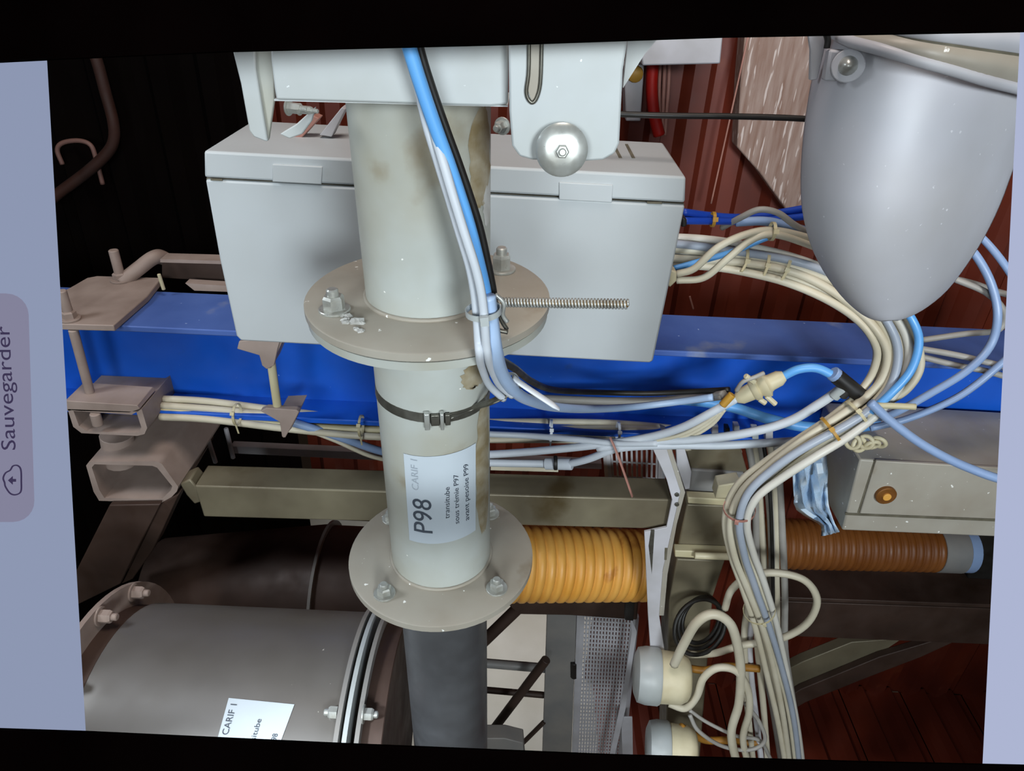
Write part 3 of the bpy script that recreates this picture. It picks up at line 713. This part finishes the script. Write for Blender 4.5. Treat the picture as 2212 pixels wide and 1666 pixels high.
# ------------------------------------------------------------------ cable runs right of the enclosure
bundle('deep_blue_cable', 'deep blue cable in the run from the enclosure to the hopper', 'deep blue cables', [(1476, 468, .95), (1540, 472, .97), (1610, 472, .98), (1690, 463, .99), (1760, 455, 1.0), (1850, 450, 1.02)], 8, [M['bdeep']], [(-1.1, 0), (.9, .3), (0, 1.57)])
cable('blue_cable', 'blue cable sagging right behind the hopper from the deep blue run', [(1590, 480, .97), (1650, 478, .97), (1700, 488, .98), (1760, 505, 1.0), (1830, 530, 1.02)], 10, M['bpale'])
cable('grey_cable', 'grey cable arching over the deep blue cables', [(1560, 492, .99), (1600, 470, .96), (1640, 453, .95), (1680, 460, .95), (1715, 485, .96), (1760, 510, 1.0)], 7, M['grey'])
cable('cream_cable', 'cream cable looping up from the enclosure gland, upper of two', [(1462, 592, .93), (1500, 580, .92), (1550, 535, .91), (1610, 507, .91), (1668, 498, .92), (1740, 512, .96), (1800, 535, .99), (1850, 560, 1.0)], 8, M['cream'])
cable('cream_cable', 'cream cable looping up from the enclosure gland, lower of two', [(1462, 606, .93), (1520, 600, .92), (1570, 560, .91), (1620, 520, .91), (1670, 506, .915), (1740, 526, .955), (1800, 552, .985), (1850, 580, 1.0)], 8, M['cream'])
cable('blue_cable', 'short blue cable passing under the two looping cream cables', [(1456, 580, .95), (1500, 568, .95), (1580, 545, .94), (1640, 520, .93), (1672, 508, .93)], 7, M['bcab'])
tie(W(1668, 500, .915), (W(1700, 503, .92) - W(1640, 500, .92)), .0115, M['tie'], 'cream tie knotted on the looping cream cables')
tie(W(1540, 474, .96), (1, 0, 0), .0095, M['yellow'], 'yellow tie round the deep blue cables')
hz = [(1440, 545, .99), (1520, 552, .99), (1600, 562, .99), (1700, 582, .98), (1780, 612, .96), (1850, 655, .94), (1900, 705, .92), (1925, 760, .91), (1915, 820, .90), (1880, 868, .89), (1820, 915, .88), (1740, 965, .87), (1670, 1015, .87), (1615, 1065, .87), (1592, 1125, .88), (1600, 1195, .90), (1625, 1270, .92), (1655, 1360, .94), (1680, 1460, .95), (1700, 1560, .96), (1716, 1680, .97)]
bundle(['cream_cable'] * 6 + ['white_cable', 'blue_striped_cable'],
       ['cream cable in the thick harness sweeping from enclosure to lower right'] * 6 + ['white cable in the thick harness sweeping to lower right', 'pale blue cable in the thick harness sweeping to lower right'],
       'thick cable harness', hz, 8.2, [M['cream']] * 3 + [M['creamw'], M['cream'], M['cream'], M['creamw'], M['bgrey']],
       [(-3, 0), (-1.5, 1.2), (-1.2, -1), (.2, 1.4), (.6, -.8), (2.2, .4), (3.4, -.6), (1.4, -2.1)])
for (x, y, Y), (x2, y2, Y2), t_, lb in (((1603, 562, .985), (1650, 572, .985), (1602, 586), 'first cream tie from the enclosure on the thick harness'),
                                     ((1652, 572, .985), (1700, 582, .98), (1650, 596), 'second cream tie from the enclosure on the thick harness'),
                                     ((1696, 582, .98), (1750, 600, .97), (1688, 606), 'third cream tie from the enclosure on the thick harness')):
    c = W(x, y, Y); tie(c, W(x2, y2, Y2) - c, PX(27, c), M['tie'], lb, W(*t_, Y - .03))
for (x, y, Y), (x2, y2, Y2), m_, lb in (((1795, 930, .875), (1740, 965, .87), 'yellow', 'yellow tie round the thick harness above the small enclosure'),
                                     ((1850, 893, .885), (1820, 915, .88), 'tie', 'cream tie round the thick harness near the black fitting'),
                                     ((1597, 1100, .875), (1592, 1125, .88), 'pink', 'pinkish tie round the harness where it turns down'),
                                     ((1640, 1318, .93), (1655, 1360, .94), 'tie', 'cream tie low on the thick harness')):
    c = W(x, y, Y); tie(c, W(x2, y2, Y2) - c, PX(33, c), M[m_], lb, group=None)
cable('blue_cable', 'blue cable looping beside the thick harness under the hopper', [(1930, 640, .92), (1970, 690, .90), (1985, 740, .89), (1968, 800, .88), (1925, 850, .87), (1880, 890, .87)], 9, M['bcab'])
cable('cream_cable', 'cream cable bowing out right of the blue loop under the hopper', [(1940, 650, .93), (1975, 720, .91), (1988, 790, .90), (1960, 840, .89), (1910, 872, .88), (1870, 895, .87)], 9, M['cream'])
cable('grey_stub', 'cut cream stub end pointing right at the harness crossing', [(1895, 876, .865), (1930, 877, .86), (1978, 879, .855)], 7, M['tie'], 'stub')

# loops at the right edge
cable('pale_blue_cable', 'pale blue cable slanting down the right edge past the hopper', [(2090, 490, 1.05), (2125, 518, 1.03), (2165, 565, 1.0), (2200, 620, .98), (2240, 700, .97), (2330, 860, .96), (2420, 960, .95)], 8, M['bpale'])
cable('pale_blue_cable', 'pale blue cable bowing round behind the hopper to the harness crossing', [(2070, 520, 1.04), (2105, 548, 1.02), (2140, 610, 1.0), (2155, 680, .98), (2140, 745, .97), (2090, 800, .95), (2010, 850, .93), (1930, 893, .91), (1880, 905, .9)], 9, M['bpale'])
cable('grey_cable', 'pale grey cable crossing behind the bowed blue cable', [(2040, 598, 1.05), (2100, 612, 1.04), (2160, 632, 1.02), (2240, 650, 1.0), (2440, 690, 1.0)], 7, M['grey'])
cable('grey_cable', 'pale cable curling round at the right edge above the beam', [(2060, 602, 1.03), (2130, 632, 1.01), (2166, 668, 1.0), (2168, 695, 1.0), (2150, 715, 1.0), (2080, 722, 1.02), (1990, 735, 1.03)], 7, M['grey'])
cable('grey_cable', 'upper of two grey cables crossing the beam at right', [(1980, 752, .99), (2060, 766, .98), (2130, 782, .97), (2230, 808, .96), (2440, 860, .96)], 7, M['grey'])
cable('grey_cable', 'lower of two grey cables crossing the beam at right', [(1980, 768, .99), (2060, 788, .98), (2130, 802, .97), (2230, 830, .96), (2440, 884, .96)], 7, M['grey'])
cable('pale_blue_cable', 'pale blue cable rising right across the beam', [(1880, 925, .93), (1960, 905, .93), (2050, 868, .94), (2110, 830, .95), (2180, 770, .96), (2230, 720, .97), (2330, 610, 1.0), (2420, 520, 1.05)], 8, M['bpale'])
cable('blue_cable', 'blue grey cable running down right over the small enclosure', [(1880, 870, .86), (1930, 915, .85), (2000, 965, .84), (2090, 1010, .83), (2200, 1045, .82), (2440, 1090, .82)], 10, M['bpale'])

# connector, fitting and white hoses on the beam
cx0, cx1 = W(1590, 862, .93), W(1694, 812, .93)
cn = thing('cable_connector', cx0, 'cream plastic plug connector with ribbed collars in front of the beam', 'connector')
ln = (cx1 - cx0).length; u_ = PX(1, cx0)
link('connector_body', *lathe(cx0, cx1, [(0, 10 * u_), (.1 * ln, 17 * u_), (.32 * ln, 19 * u_), (.36 * ln, 24 * u_), (.44 * ln, 26 * u_), (.48 * ln, 19 * u_), (.56 * ln, 27 * u_), (.64 * ln, 28 * u_), (.68 * ln, 20 * u_), (.72 * ln, 18 * u_), (.9 * ln, 17 * u_), (ln, 11 * u_)], 20), M['conn'], cn, smooth=True)
for x, y, X, Yp in ((1640, 862, 1655, 872), (1655, 855, 1676, 874), (1630, 826, 1610, 812)):
    cyl('latch', W(x, y, .92), W(X, Yp, .915), PX(6, cx0), M['conn'], cn, 8)
P = [W(*p) for p in ((1590, 845, .92), (1605, 825, .915), (1630, 815, .915), (1650, 806, .92))]
link('latch_wire', *tube(catmull(P, 6), PX(5, P[0]), 7), M['grey'], cn, smooth='all')
c = W(1572, 862, .925); cyl('yellow_sleeve', W(1560, 876, .925), W(1582, 852, .925), PX(9, c), M['yellow'], cn, 10)
cable('white_hose', 'white hose rising from the conduit to the cream connector', [(880, 990, 1.0), (1060, 982, 1.0), (1180, 973, 1.0), (1300, 960, .99), (1400, 945, .97), (1470, 925, .95), (1530, 895, .935), (1592, 860, .93)], 9, M['white'], 'hose')
cable('white_hose', 'white hose running under the connector to the black fitting', [(1290, 968, .99), (1400, 955, .97), (1500, 950, .95), (1600, 938, .93), (1700, 912, .92), (1770, 872, .915), (1822, 836, .91)], 10, M['white'], 'hose')
cable('white_hose', 'lowest white hose along the top of the square tube', [(880, 992, 1.03), (1060, 1000, 1.03), (1180, 1002, 1.03), (1215, 1004, 1.02), (1270, 992, 1.0), (1340, 968, .98), (1450, 962, .96), (1560, 962, .95), (1690, 955, .93), (1760, 950, .92)], 9, M['white'], 'hose')
cable('white_cable', 'thin white cable slanting under the beam edge to the white hoses', [(880, 930, 1.03), (1060, 938, 1.03), (1150, 942, 1.03), (1250, 950, 1.0), (1330, 958, .98), (1420, 958, .96)], 7, M['white'])
for k in range(3):
    cable('thin_cable', 'thin pale cable dropping from the connector to the white hoses', [(1565 - 8 * k, 885 + 4 * k, .945), (1540 - 10 * k, 915, .95), (1500 - 16 * k, 940, .955), (1450 - 20 * k, 954, .965)], 4.5, M['cream'], group='thin cables below the connector')
fit = W(1208, 1003, 1.02); cyl('hose_joiner', W(1178, 1002, 1.03), W(1236, 1003, 1.015), PX(13, fit), M['white'], None, 14, label='white hose joiner lying on the square tube', cat='joiner')
cyl('black_clip', W(1196, 1000, 1.02), W(1204, 1000, 1.02), PX(16, fit), M['black'], None, 14, label='small black clip on the white hose joiner', cat='clip')
cable('blue_hose', 'bright blue hose arching from the connector to the black fitting', [(1690, 814, .93), (1725, 798, .925), (1765, 796, .92), (1808, 816, .91)], 10, M['bcab'], 'hose')
cable('blue_hose', 'bright blue hose dropping along the beam below the connector', [(1440, 862, 1.04), (1520, 868, 1.03), (1590, 882, 1.02), (1660, 905, 1.01), (1740, 922, 1.0), (1830, 925, 1.0), (1900, 915, 1.0)], 12, M['bcab'], 'hose')
bf = thing('black_elbow', W(1850, 850, .90), 'black tee fitting joining blue and white hoses in front of the beam', 'fitting')
c = W(1830, 830, .905)
cyl('fitting_body', W(1806, 812, .91), W(1870, 864, .90), PX(17, c), M['black'], bf, 16)
cyl('branch', W(1836, 832, .905), W(1816, 856, .905), PX(13, c), M['black'], bf, 14)
cyl('collar', W(1798, 806, .91), W(1810, 815, .91), PX(16, c), M['bpale'], bf, 14)
cyl('collar', W(1822, 838, .905), W(1800, 858, .908), PX(12, c), M['plug'], bf, 14)
cable('grey_run', 'flat grey cable run lying along the lower beam flange', [(1120, 858, 1.04), (1200, 862, 1.04), (1300, 866, 1.03), (1420, 866, 1.02), (1500, 858, 1.0), (1566, 852, .94)], 9, M['grey'])
cable('grey_run', 'thinner grey cable under the flat run along the lower beam flange', [(1200, 876, 1.04), (1300, 880, 1.035), (1400, 876, 1.03), (1500, 866, 1.0), (1560, 858, .94)], 6, M['grey'])
cable('black_cable', 'black cable leaving the pipe cables along the beam', [(1075, 775, .62), (1110, 795, .68), (1150, 825, .78), (1200, 843, .9), (1300, 848, .99), (1400, 850, 1.0), (1500, 846, .98), (1575, 842, .945)], 7, M['black'])

# bundle of cream cables under the beam
bundle('cream_cable', 'cream cable in the flat run clipped under the blue beam', 'cream cables under the beam', [(350, 880, 1.06), (450, 888, 1.06), (600, 905, 1.06), (760, 918, 1.06), (900, 924, 1.06), (1060, 930, 1.06), (1200, 932, 1.06), (1330, 934, 1.06), (1440, 940, 1.07), (1600, 955, 1.10)], 8, [M['cream'], M['tie'], M['cream'], M['cream'], M['tie'], M['cream']], [(-2.6, -.3), (-1.0, .4), (.8, -.2), (2.3, .4), (0, 1.8), (-1.6, 1.6)], twist=.2)
cable('blue_cable', 'blue grey cable slanting down under the beam left of the pipe', [(630, 912, 1.04), (690, 930, 1.05), (750, 950, 1.06), (825, 975, 1.08), (900, 985, 1.1)], 9, M['bpale'])
cable('cream_cable', 'cream cable below the slanting blue one left of the pipe', [(640, 920, 1.06), (720, 950, 1.07), (800, 985, 1.08), (870, 1000, 1.1)], 5, M['cream'])
for x, y, x2, lb in ((512, 905, 516, 'cream tie hanging on the beam cables left of the hanger'), (780, 930, 782, 'cream tie hanging on the beam cables left of the pipe'), (1190, 940, 1188, 'white tie hanging on the beam cables right of the pipe'), (1335, 945, 1330, 'white tie hanging on the beam cables near the mesh tray')):
    c = W(x, y - 10, 1.04); tie(c, (1, 0, 0), PX(23, c), M['tie' if x < 1000 else 'tiew'], lb, W(x2, y + 32, 1.03))
P = [W(1318, 945, .97), W(1335, 985, .96), W(1366, 1073, .955)]
link('tie_tail', *tube(catmull(P, 5), PX(4, P[0]), 6, .5), M['pink'], None, smooth='all', label='long pale tie tail hanging over the square tube', cat='cable tie')

# ------------------------------------------------------------------ mesh trays, end plate, post
def mesh_tray(name, label, quad, Y, nx, ny, mt, dslope=0):
    a, b, c_, d_ = [W(x, y, Y + (dslope if i in (2, 3) else 0)) for i, (x, y) in enumerate(quad)]
    t = thing(name, d_, label, 'tray')
    for i in range(nx + 1):
        q = i / nx; p0, p1 = a.lerp(b, q), d_.lerp(c_, q)
        edge = i in (0, nx)
        link('wire' if not edge else 'side_rail', *tube([p0, p1], PX(9 if edge else 2.6, p0), 6), M[mt], t)
    for j in range(ny + 1):
        q = j / ny
        link('cross_wire', *tube([a.lerp(d_, q) + Vector((0, .002, 0)), b.lerp(c_, q) + Vector((0, .002, 0))], PX(2.2, a), 6), M[mt], t)
    return t
mesh_tray('mesh_tray', 'pale wire mesh tray standing below the hose at bottom centre', [(1254, 1322), (1372, 1330), (1338, 1680), (1240, 1680)], 1.30, 17, 44, 'tray')
mesh_tray('mesh_tray', 'small pale ribbed tray above the right end of the square tube', [(1306, 930), (1432, 940), (1428, 1036), (1314, 1030)], 1.16, 11, 3, 'tray')
ep = thing('end_plate', W(1440, 1230, .985), 'pale angled end plate capping the square tube', 'plate')
slab('plate_front', [(1400, 948), (1432, 945), (1470, 1062), (1455, 1130), (1432, 1232), (1424, 1330), (1444, 1460), (1408, 1450), (1400, 1330), (1392, 1150), (1440, 1140), (1452, 1080), (1440, 1036)], .985, .006, M['tray'], ep, .001)
slab('plate_edge', [(1432, 945), (1444, 950), (1480, 1064), (1462, 1132), (1442, 1240), (1434, 1330), (1424, 1330), (1432, 1232), (1455, 1130), (1470, 1062)], .989, .04, M['flange'], ep)
for px, py in ((1462, 1068), (1462, 1089)):
    c = W(px, py, .984); cyl('screw', c, c + Vector((0, -.003, 0)), PX(5, c), M['steel'], ep, 8)
slab('plate_mark', [(1406, 1146), (1414, 1146), (1408, 1240), (1401, 1180)], .9845, .002, M['steel'], ep)
slab('plate_slot', [(1436, 1184), (1442, 1184), (1440, 1210), (1435, 1210)], .9845, .002, M['seam'], ep)
po = thing('stainless_post', W(1540, 1500, 1.0), 'dusty stainless post of stacked square sections beside the harness', 'post')
slab('upper_cap', [(1480, 965), (1600, 968), (1615, 1022), (1490, 1016)], 1.06, .1, M['olive'], po, .003)
slab('upper_block', [(1492, 1014), (1608, 1022), (1590, 1078), (1482, 1074)], 1.055, .1, M['cuff'], po, .003)
slab('white_strip', [(1460, 955), (1478, 965), (1494, 1020), (1490, 1056), (1480, 1058), (1462, 1005)], 1.04, .01, M['tray'], po, .001)
slab('cross_bar', [(1486, 1075), (1612, 1082), (1612, 1096), (1486, 1088)], 1.03, .02, M['tie'], po, .002)
slab('middle_block', [(1484, 1090), (1600, 1094), (1590, 1196), (1462, 1192)], 1.05, .1, M['olive'], po, .003)
slab('cross_bar', [(1458, 1190), (1572, 1194), (1570, 1210), (1458, 1204)], 1.03, .02, M['tie'], po, .002)
slab('lower_block', [(1462, 1208), (1566, 1212), (1540, 1290), (1510, 1660), (1436, 1660), (1446, 1300)], 1.06, .1, M['olive'], po, .003)
slab('cream_clip', [(1552, 1050), (1600, 1042), (1604, 1075), (1545, 1078)], .98, .03, M['conn'], po, .002)
cyl('cross_pin', W(1500, 1200, 1.02), W(1580, 1203, 1.02), PX(8, W(1500, 1200, 1.02)), M['conn'], po, 12)

# ------------------------------------------------------------------ amber hose and brown hose
def hose(name, label, a, b, rpx0, rpx1, nr, mt, **k):
    p0, p1 = W(*a), W(*b); L = (p1 - p0).length; r0, r1 = PX(rpx0, p0), PX(rpx1, p1); pr = []
    for i in range(nr):
        for f, g in ((0, .90), (.12, .96), (.35, 1.0), (.62, 1.0), (.85, .96), (.97, .90)):
            q = (i + f) / nr; pr.append((L * q, (r0 + (r1 - r0) * q) * g))
    return link(name, *lathe(p0, p1, pr, 40), M[mt], None, smooth='all', label=label, cat='hose')
hose('corrugated_hose', 'amber corrugated hose right of the lower flange', (1010, 1214, 1.05), (1396, 1222, 1.13), 88, 76, 19, 'hose')
hose('corrugated_hose', 'brown corrugated hose under the small enclosure at right', (1640, 1172, 1.3), (2020, 1186, 1.3), 56, 50, 24, 'hosed')
hcf = thing('hose_cuff', W(2060, 1190, 1.3), 'grey cuff with a blue band at the end of the brown hose', 'cuff')
cyl('cuff_sleeve', W(2018, 1186, 1.3), W(2072, 1188, 1.3), PX(50, W(2020, 1186, 1.3)), M['cuff'], hcf, 32)
cyl('blue_band', W(2072, 1188, 1.3), W(2094, 1189, 1.3), PX(48, W(2020, 1186, 1.3)), M['bpale'], hcf, 32)
slab('dark_cabinet', [(2090, 1080), (2260, 1090), (2260, 1260), (2090, 1250)], 1.36, .2, M['black'], None, .003, label='black cabinet edge right of the blue hose band', cat='cabinet')

# ------------------------------------------------------------------ small enclosure at right
YS = .93
se = thing('small_enclosure', W(1990, 1157, YS), 'small beige enclosure with a round brown lock at right', 'enclosure')
slab('body', [(1858, 993), (2380, 1022), (2380, 1170), (1819, 1146)], YS, .17, M['flange'], se, .003)
slab('door', [(1893, 996), (2360, 1023), (2360, 1130), (1858, 1110)], YS - .004, .006, M['flange'], se, .0015)
slab('seam', [(1888, 995), (1893, 996), (1858, 1110), (1852, 1108)], YS - .0006, .002, M['seam'], se)
slab('seam', [(1826, 1108), (2365, 1130), (2365, 1136), (1826, 1113)], YS - .0006, .002, M['seam'], se)
c = W(1912, 1068, YS - .005); cyl('lock_ring', c + Vector((0, .002, 0)), c + Vector((0, -.006, 0)), PX(22, c), M['copper'], se, 24)
cyl('lock_core', c + Vector((0, -.005, 0)), c + Vector((0, -.009, 0)), PX(9, c), M['hose'], se, 16)
# crumpled blue bag
random.seed(5)
def bagpts():
    V, F = [], []; nx, ny = 8, 14
    L = [(1706, 985), (1712, 1030), (1714, 1070), (1722, 1100), (1752, 1120), (1775, 1135), (1776, 1158)]
    R = [(1782, 975), (1786, 1020), (1788, 1060), (1790, 1090), (1796, 1110), (1804, 1132), (1814, 1148)]
    A = catmull([Vector((x, y, 0)) for x, y in L], 2); B = catmull([Vector((x, y, 0)) for x, y in R], 2)
    for a, b in zip(A, B):
        for i in range(nx + 1):
            q = a.lerp(b, i / nx); V.append(W(q.x, q.y, .95 + .02 * math.sin(i * 1.9 + q.y * .03) + random.uniform(-.008, .008)))
    for j in range(len(A) - 1):
        for i in range(nx): F.append([j * (nx + 1) + i, j * (nx + 1) + i + 1, (j + 1) * (nx + 1) + i + 1, (j + 1) * (nx + 1) + i])
    return V, F
bg = link('plastic_bag', *bagpts(), M['bag'], None, smooth=True, label='crumpled pale blue plastic bag hanging beside the small enclosure', cat='bag')
bgm = bg.modifiers.new('thickness', 'SOLIDIFY'); bgm.thickness = .002
cl = thing('wire_clip', W(1870, 985, .90), 'clump of pale clips on top of the small enclosure', 'clip')
for k in range(5):
    a = W(1842 + 14 * k, 955 + 6 * (k % 2), .92); ring('clip_ring', a, (random.uniform(-1, 1), 1, random.uniform(-.5, .5)), PX(14, a), PX(5, a), M['conn'], cl, 16, 6)

# ------------------------------------------------------------------ dark beams lower right
db = thing('dark_beam', W(1940, 1390, 1.32), 'dark brown steel beam crossing the lower right', 'beam')
zq = W(1900, 1306, 1.30).z
slab('beam_front', [(1640, 1298), (2260, 1320), (2260, 1398), (1640, 1372)], 1.30, .02, M['dark'], db, .002)
ztop = W(1640, 1298, 1.30).z - CAM.z
pl = [W(1640, 1296, 1.302), W(2260, 1318, 1.302)]; pl += [pl[1] + Vector((0, .15, 0)), pl[0] + Vector((0, .15, 0))]
bev(link('beam_top', *prism(pl, (0, 0, .012)), M['dark'], db), .002)
dg_ = thing('diagonal_brace', W(1900, 1450, 1.33), 'pale topped dark brace slanting up right below the dark beam', 'brace')
slab('brace_side', [(1690, 1515), (1730, 1490), (1900, 1420), (2060, 1372), (2060, 1388), (1990, 1420), (1880, 1462), (1740, 1518), (1690, 1548)], 1.315, .02, M['dark'], dg_, .002)
slab('brace_top', [(1690, 1452), (1735, 1430), (1840, 1388), (1950, 1380), (1890, 1420), (1790, 1458), (1730, 1484), (1690, 1505)], 1.335, .03, M['olive'], dg_, .002)
# lower centre: dark cross beam, struts
slab('cross_beam', [(1090, 1300), (1160, 1292), (1380, 1280), (1376, 1340), (1230, 1330), (1120, 1328)], 1.2, .08, M['dark'], None, .003, label='dark beam under the amber hose', cat='beam')
slab('grey_upright', [(1182, 1322), (1246, 1326), (1232, 1680), (1170, 1680)], 1.30, .03, M['cuff'], None, .002, label='flat grey upright bar at bottom centre', cat='bar')
for a, b, r_, m_, lb in (((1010, 1650, 1.25), (1180, 1425, 1.25), 9, 'dark', 'dark strut slanting up right beside the lower pipe'),
                         ((1030, 1400, 1.2), (1125, 1308, 1.215), 13, 'dark', 'dark thick strut under the lower flange'),
                         ((930, 1423, 1.33), (1180, 1444, 1.33), 10, 'cuff', 'grey crossbar between lower pipe and upright bar, upper'),
                         ((930, 1480, 1.33), (1175, 1502, 1.33), 7, 'dark', 'thin dark crossbar between lower pipe and upright bar'),
                         ((1130, 1605, 1.3), (1175, 1560, 1.3), 5, 'dark', 'short dark strut at the bottom edge beside the upright bar')):
    cyl('strut', W(*a), W(*b), PX(r_, W(*a)), M[m_], None, 12, label=lb, cat='strut')
slab('foot_plate', [(1000, 1596), (1090, 1596), (1130, 1606), (1136, 1680), (990, 1680)], 1.1, .04, M['cuff'], None, .002, label='grey plate edge at the bottom of the lower pipe', cat='plate')
cyl('black_pin', W(1240, 1430, 1.3), W(1240, 1462, 1.3), PX(8, W(1240, 1430, 1.3)), M['black'], None, 10, label='short black pin beside the mesh tray', cat='pin')
slab('lower_bracket', [(1352, 1290), (1372, 1290), (1368, 1342), (1350, 1340)], 1.1, .02, M['black'], None, .001, label='small black bracket under the amber hose end', cat='bracket')
slab('tray_side', [(1362, 1330), (1376, 1365), (1352, 1530), (1322, 1660), (1310, 1660), (1345, 1500), (1364, 1370)], 1.22, .004, M['tray'], None, .001, label='white angled strip along the mesh tray', cat='strip')
slab('tray_side', [(1342, 1550), (1366, 1550), (1368, 1660), (1345, 1660)], 1.24, .004, M['tray'], None, .001, label='short white strip at the bottom beside the sensors', cat='strip')

# ------------------------------------------------------------------ sensors and loose cables lower right
def sensor(cx, cy, Y, s, label):
    a, b = W(cx - 62 * s, cy - 6 * s, Y), W(cx + 58 * s, cy + 6 * s, Y - .01); L = (b - a).length; u = PX(1, a) * s
    t = thing('round_sensor', b, label, 'sensor')
    link('cap', *lathe(a, b, [(0, 40 * u), (.06 * L, 56 * u), (.2 * L, 60 * u), (.42 * L, 60 * u), (.46 * L, 57 * u)], 32), M['plug'], t, smooth=True)
    link('housing', *lathe(a.lerp(b, .45), b, [(0, 55 * u), (.38 * L, 53 * u), (.5 * L, 46 * u), (.55 * L, 36 * u)], 32), M['conn'], t, smooth=True)
    return t
sensor(1432, 1462, .95, 1.0, 'grey and cream round sensor with a thick cable, upper of two')
sensor(1452, 1616, .95, .9, 'grey and cream round sensor at the bottom edge, lower of two')
cable('cream_cable', 'thick cream cable arching out of the upper round sensor', [(1456, 1436, .92), (1478, 1390, .91), (1505, 1345, .90), (1540, 1327, .90), (1575, 1345, .90), (1592, 1390, .905), (1600, 1450, .91), (1596, 1520, .915), (1580, 1590, .92), (1600, 1680, .93)], 10, M['cream'])
cable('cream_cable', 'cream cable curling from below the upper sensor', [(1445, 1520, .92), (1480, 1530, .91), (1505, 1505, .91), (1520, 1465, .91), (1550, 1443, .91), (1590, 1450, .91), (1615, 1490, .915), (1618, 1540, .92), (1605, 1600, .93), (1625, 1680, .94)], 8, M['cream'])
cable('cream_cable', 'cream cable in the wide loop right of the harness', [(1470, 1415, 1.0), (1540, 1412, .98), (1600, 1395, .97), (1680, 1382, .97), (1740, 1350, .97), (1765, 1300, .97), (1740, 1255, .97), (1680, 1238, .98), (1620, 1245, .98), (1580, 1275, .985), (1566, 1315, .99)], 8, M['cream'])
for k in range(3):
    c = W(1512, 1355, 1.0); o = Vector((.004 * k, .012 * k, -.003 * k))
    ring('coiled_wire', c + o, (.35 + .1 * k, -1, .5), PX(62 - 5 * k, c), PX(5, c), M['black'], None, 40, 6, label='black coiled wire behind the arching cream cable', cat='wire', group='black wire coil')
for k in range(2):
    cable('amber_wire', 'amber wire hanging behind the sensors', [(1470, 1440 + 130 * k, .97), (1520, 1448 + 150 * k, .97), (1570, 1440 + 160 * k, .97), (1640, 1445 + 160 * k, .97)], 8, M['amber'], 'wire', group='amber wires')
cable('grey_cable', 'thin grey cable looping at the bottom edge beside the sensors', [(1490, 1545, .94), (1510, 1580, .93), (1560, 1612, .93), (1620, 1620, .93), (1652, 1600, .935), (1640, 1560, .94), (1610, 1520, .95)], 4.5, M['grey'])
cable('grey_cable', 'second thin grey cable looping at the bottom edge', [(1490, 1535, .95), (1530, 1562, .945), (1590, 1590, .94), (1640, 1600, .945), (1665, 1640, .95)], 4, M['grey'])
vb = [(1640, 930, 1.12), (1652, 1000, 1.10), (1660, 1080, 1.09), (1664, 1180, 1.08), (1666, 1280, 1.07), (1668, 1400, 1.05), (1690, 1520, 1.04), (1715, 1680, 1.03)]
bundle(['grey_cable', 'cream_cable'], ['grey cable in the upright run behind the thick harness', 'cream cable in the upright run behind the thick harness'], 'upright cable run', vb, 7.5, [M['grey'], M['cream']], [(-3.5, 0), (-1.8, .4), (0, 0), (1.8, .5), (3.4, 0)], twist=.1)
cable('black_cable', 'black cable in the upright run behind the thick harness', sh(vb, 4, 0, -.02), 4, M['black'])
bundle('cream_cable', 'cream cable hanging low between sensors and harness', 'cables between sensors and harness', [(1640, 1290, 1.0), (1625, 1370, .99), (1628, 1450, .98), (1636, 1540, .97), (1650, 1680, .96)], 7, [M['cream'], M['tray']], [(-2.6, 0), (-.4, .6), (1.7, 0)], twist=.2)
for k, (x, y, w_, h_, m_) in enumerate(((1545, 930, 14, 22, 'tray'), (1572, 934, 10, 18, 'black'), (1592, 930, 12, 20, 'tray'), (1632, 938, 14, 24, 'plug'), (1662, 942, 16, 26, 'tray'))):
    slab('terminal_clip', [(x - w_ / 2, y - h_ / 2), (x + w_ / 2, y - h_ / 2 + 1), (x + w_ / 2, y + h_ / 2), (x - w_ / 2, y + h_ / 2 - 1)], 1.035, .015, M[m_], None, .001,
         label=['white clip on the beam edge nearest the cream connector', 'black clip on the beam edge between two white clips', 'white clip right of the black clip on the beam edge', 'grey clip on the beam edge above the post', 'white clip on the beam edge nearest the thick harness'][k], cat='clip')
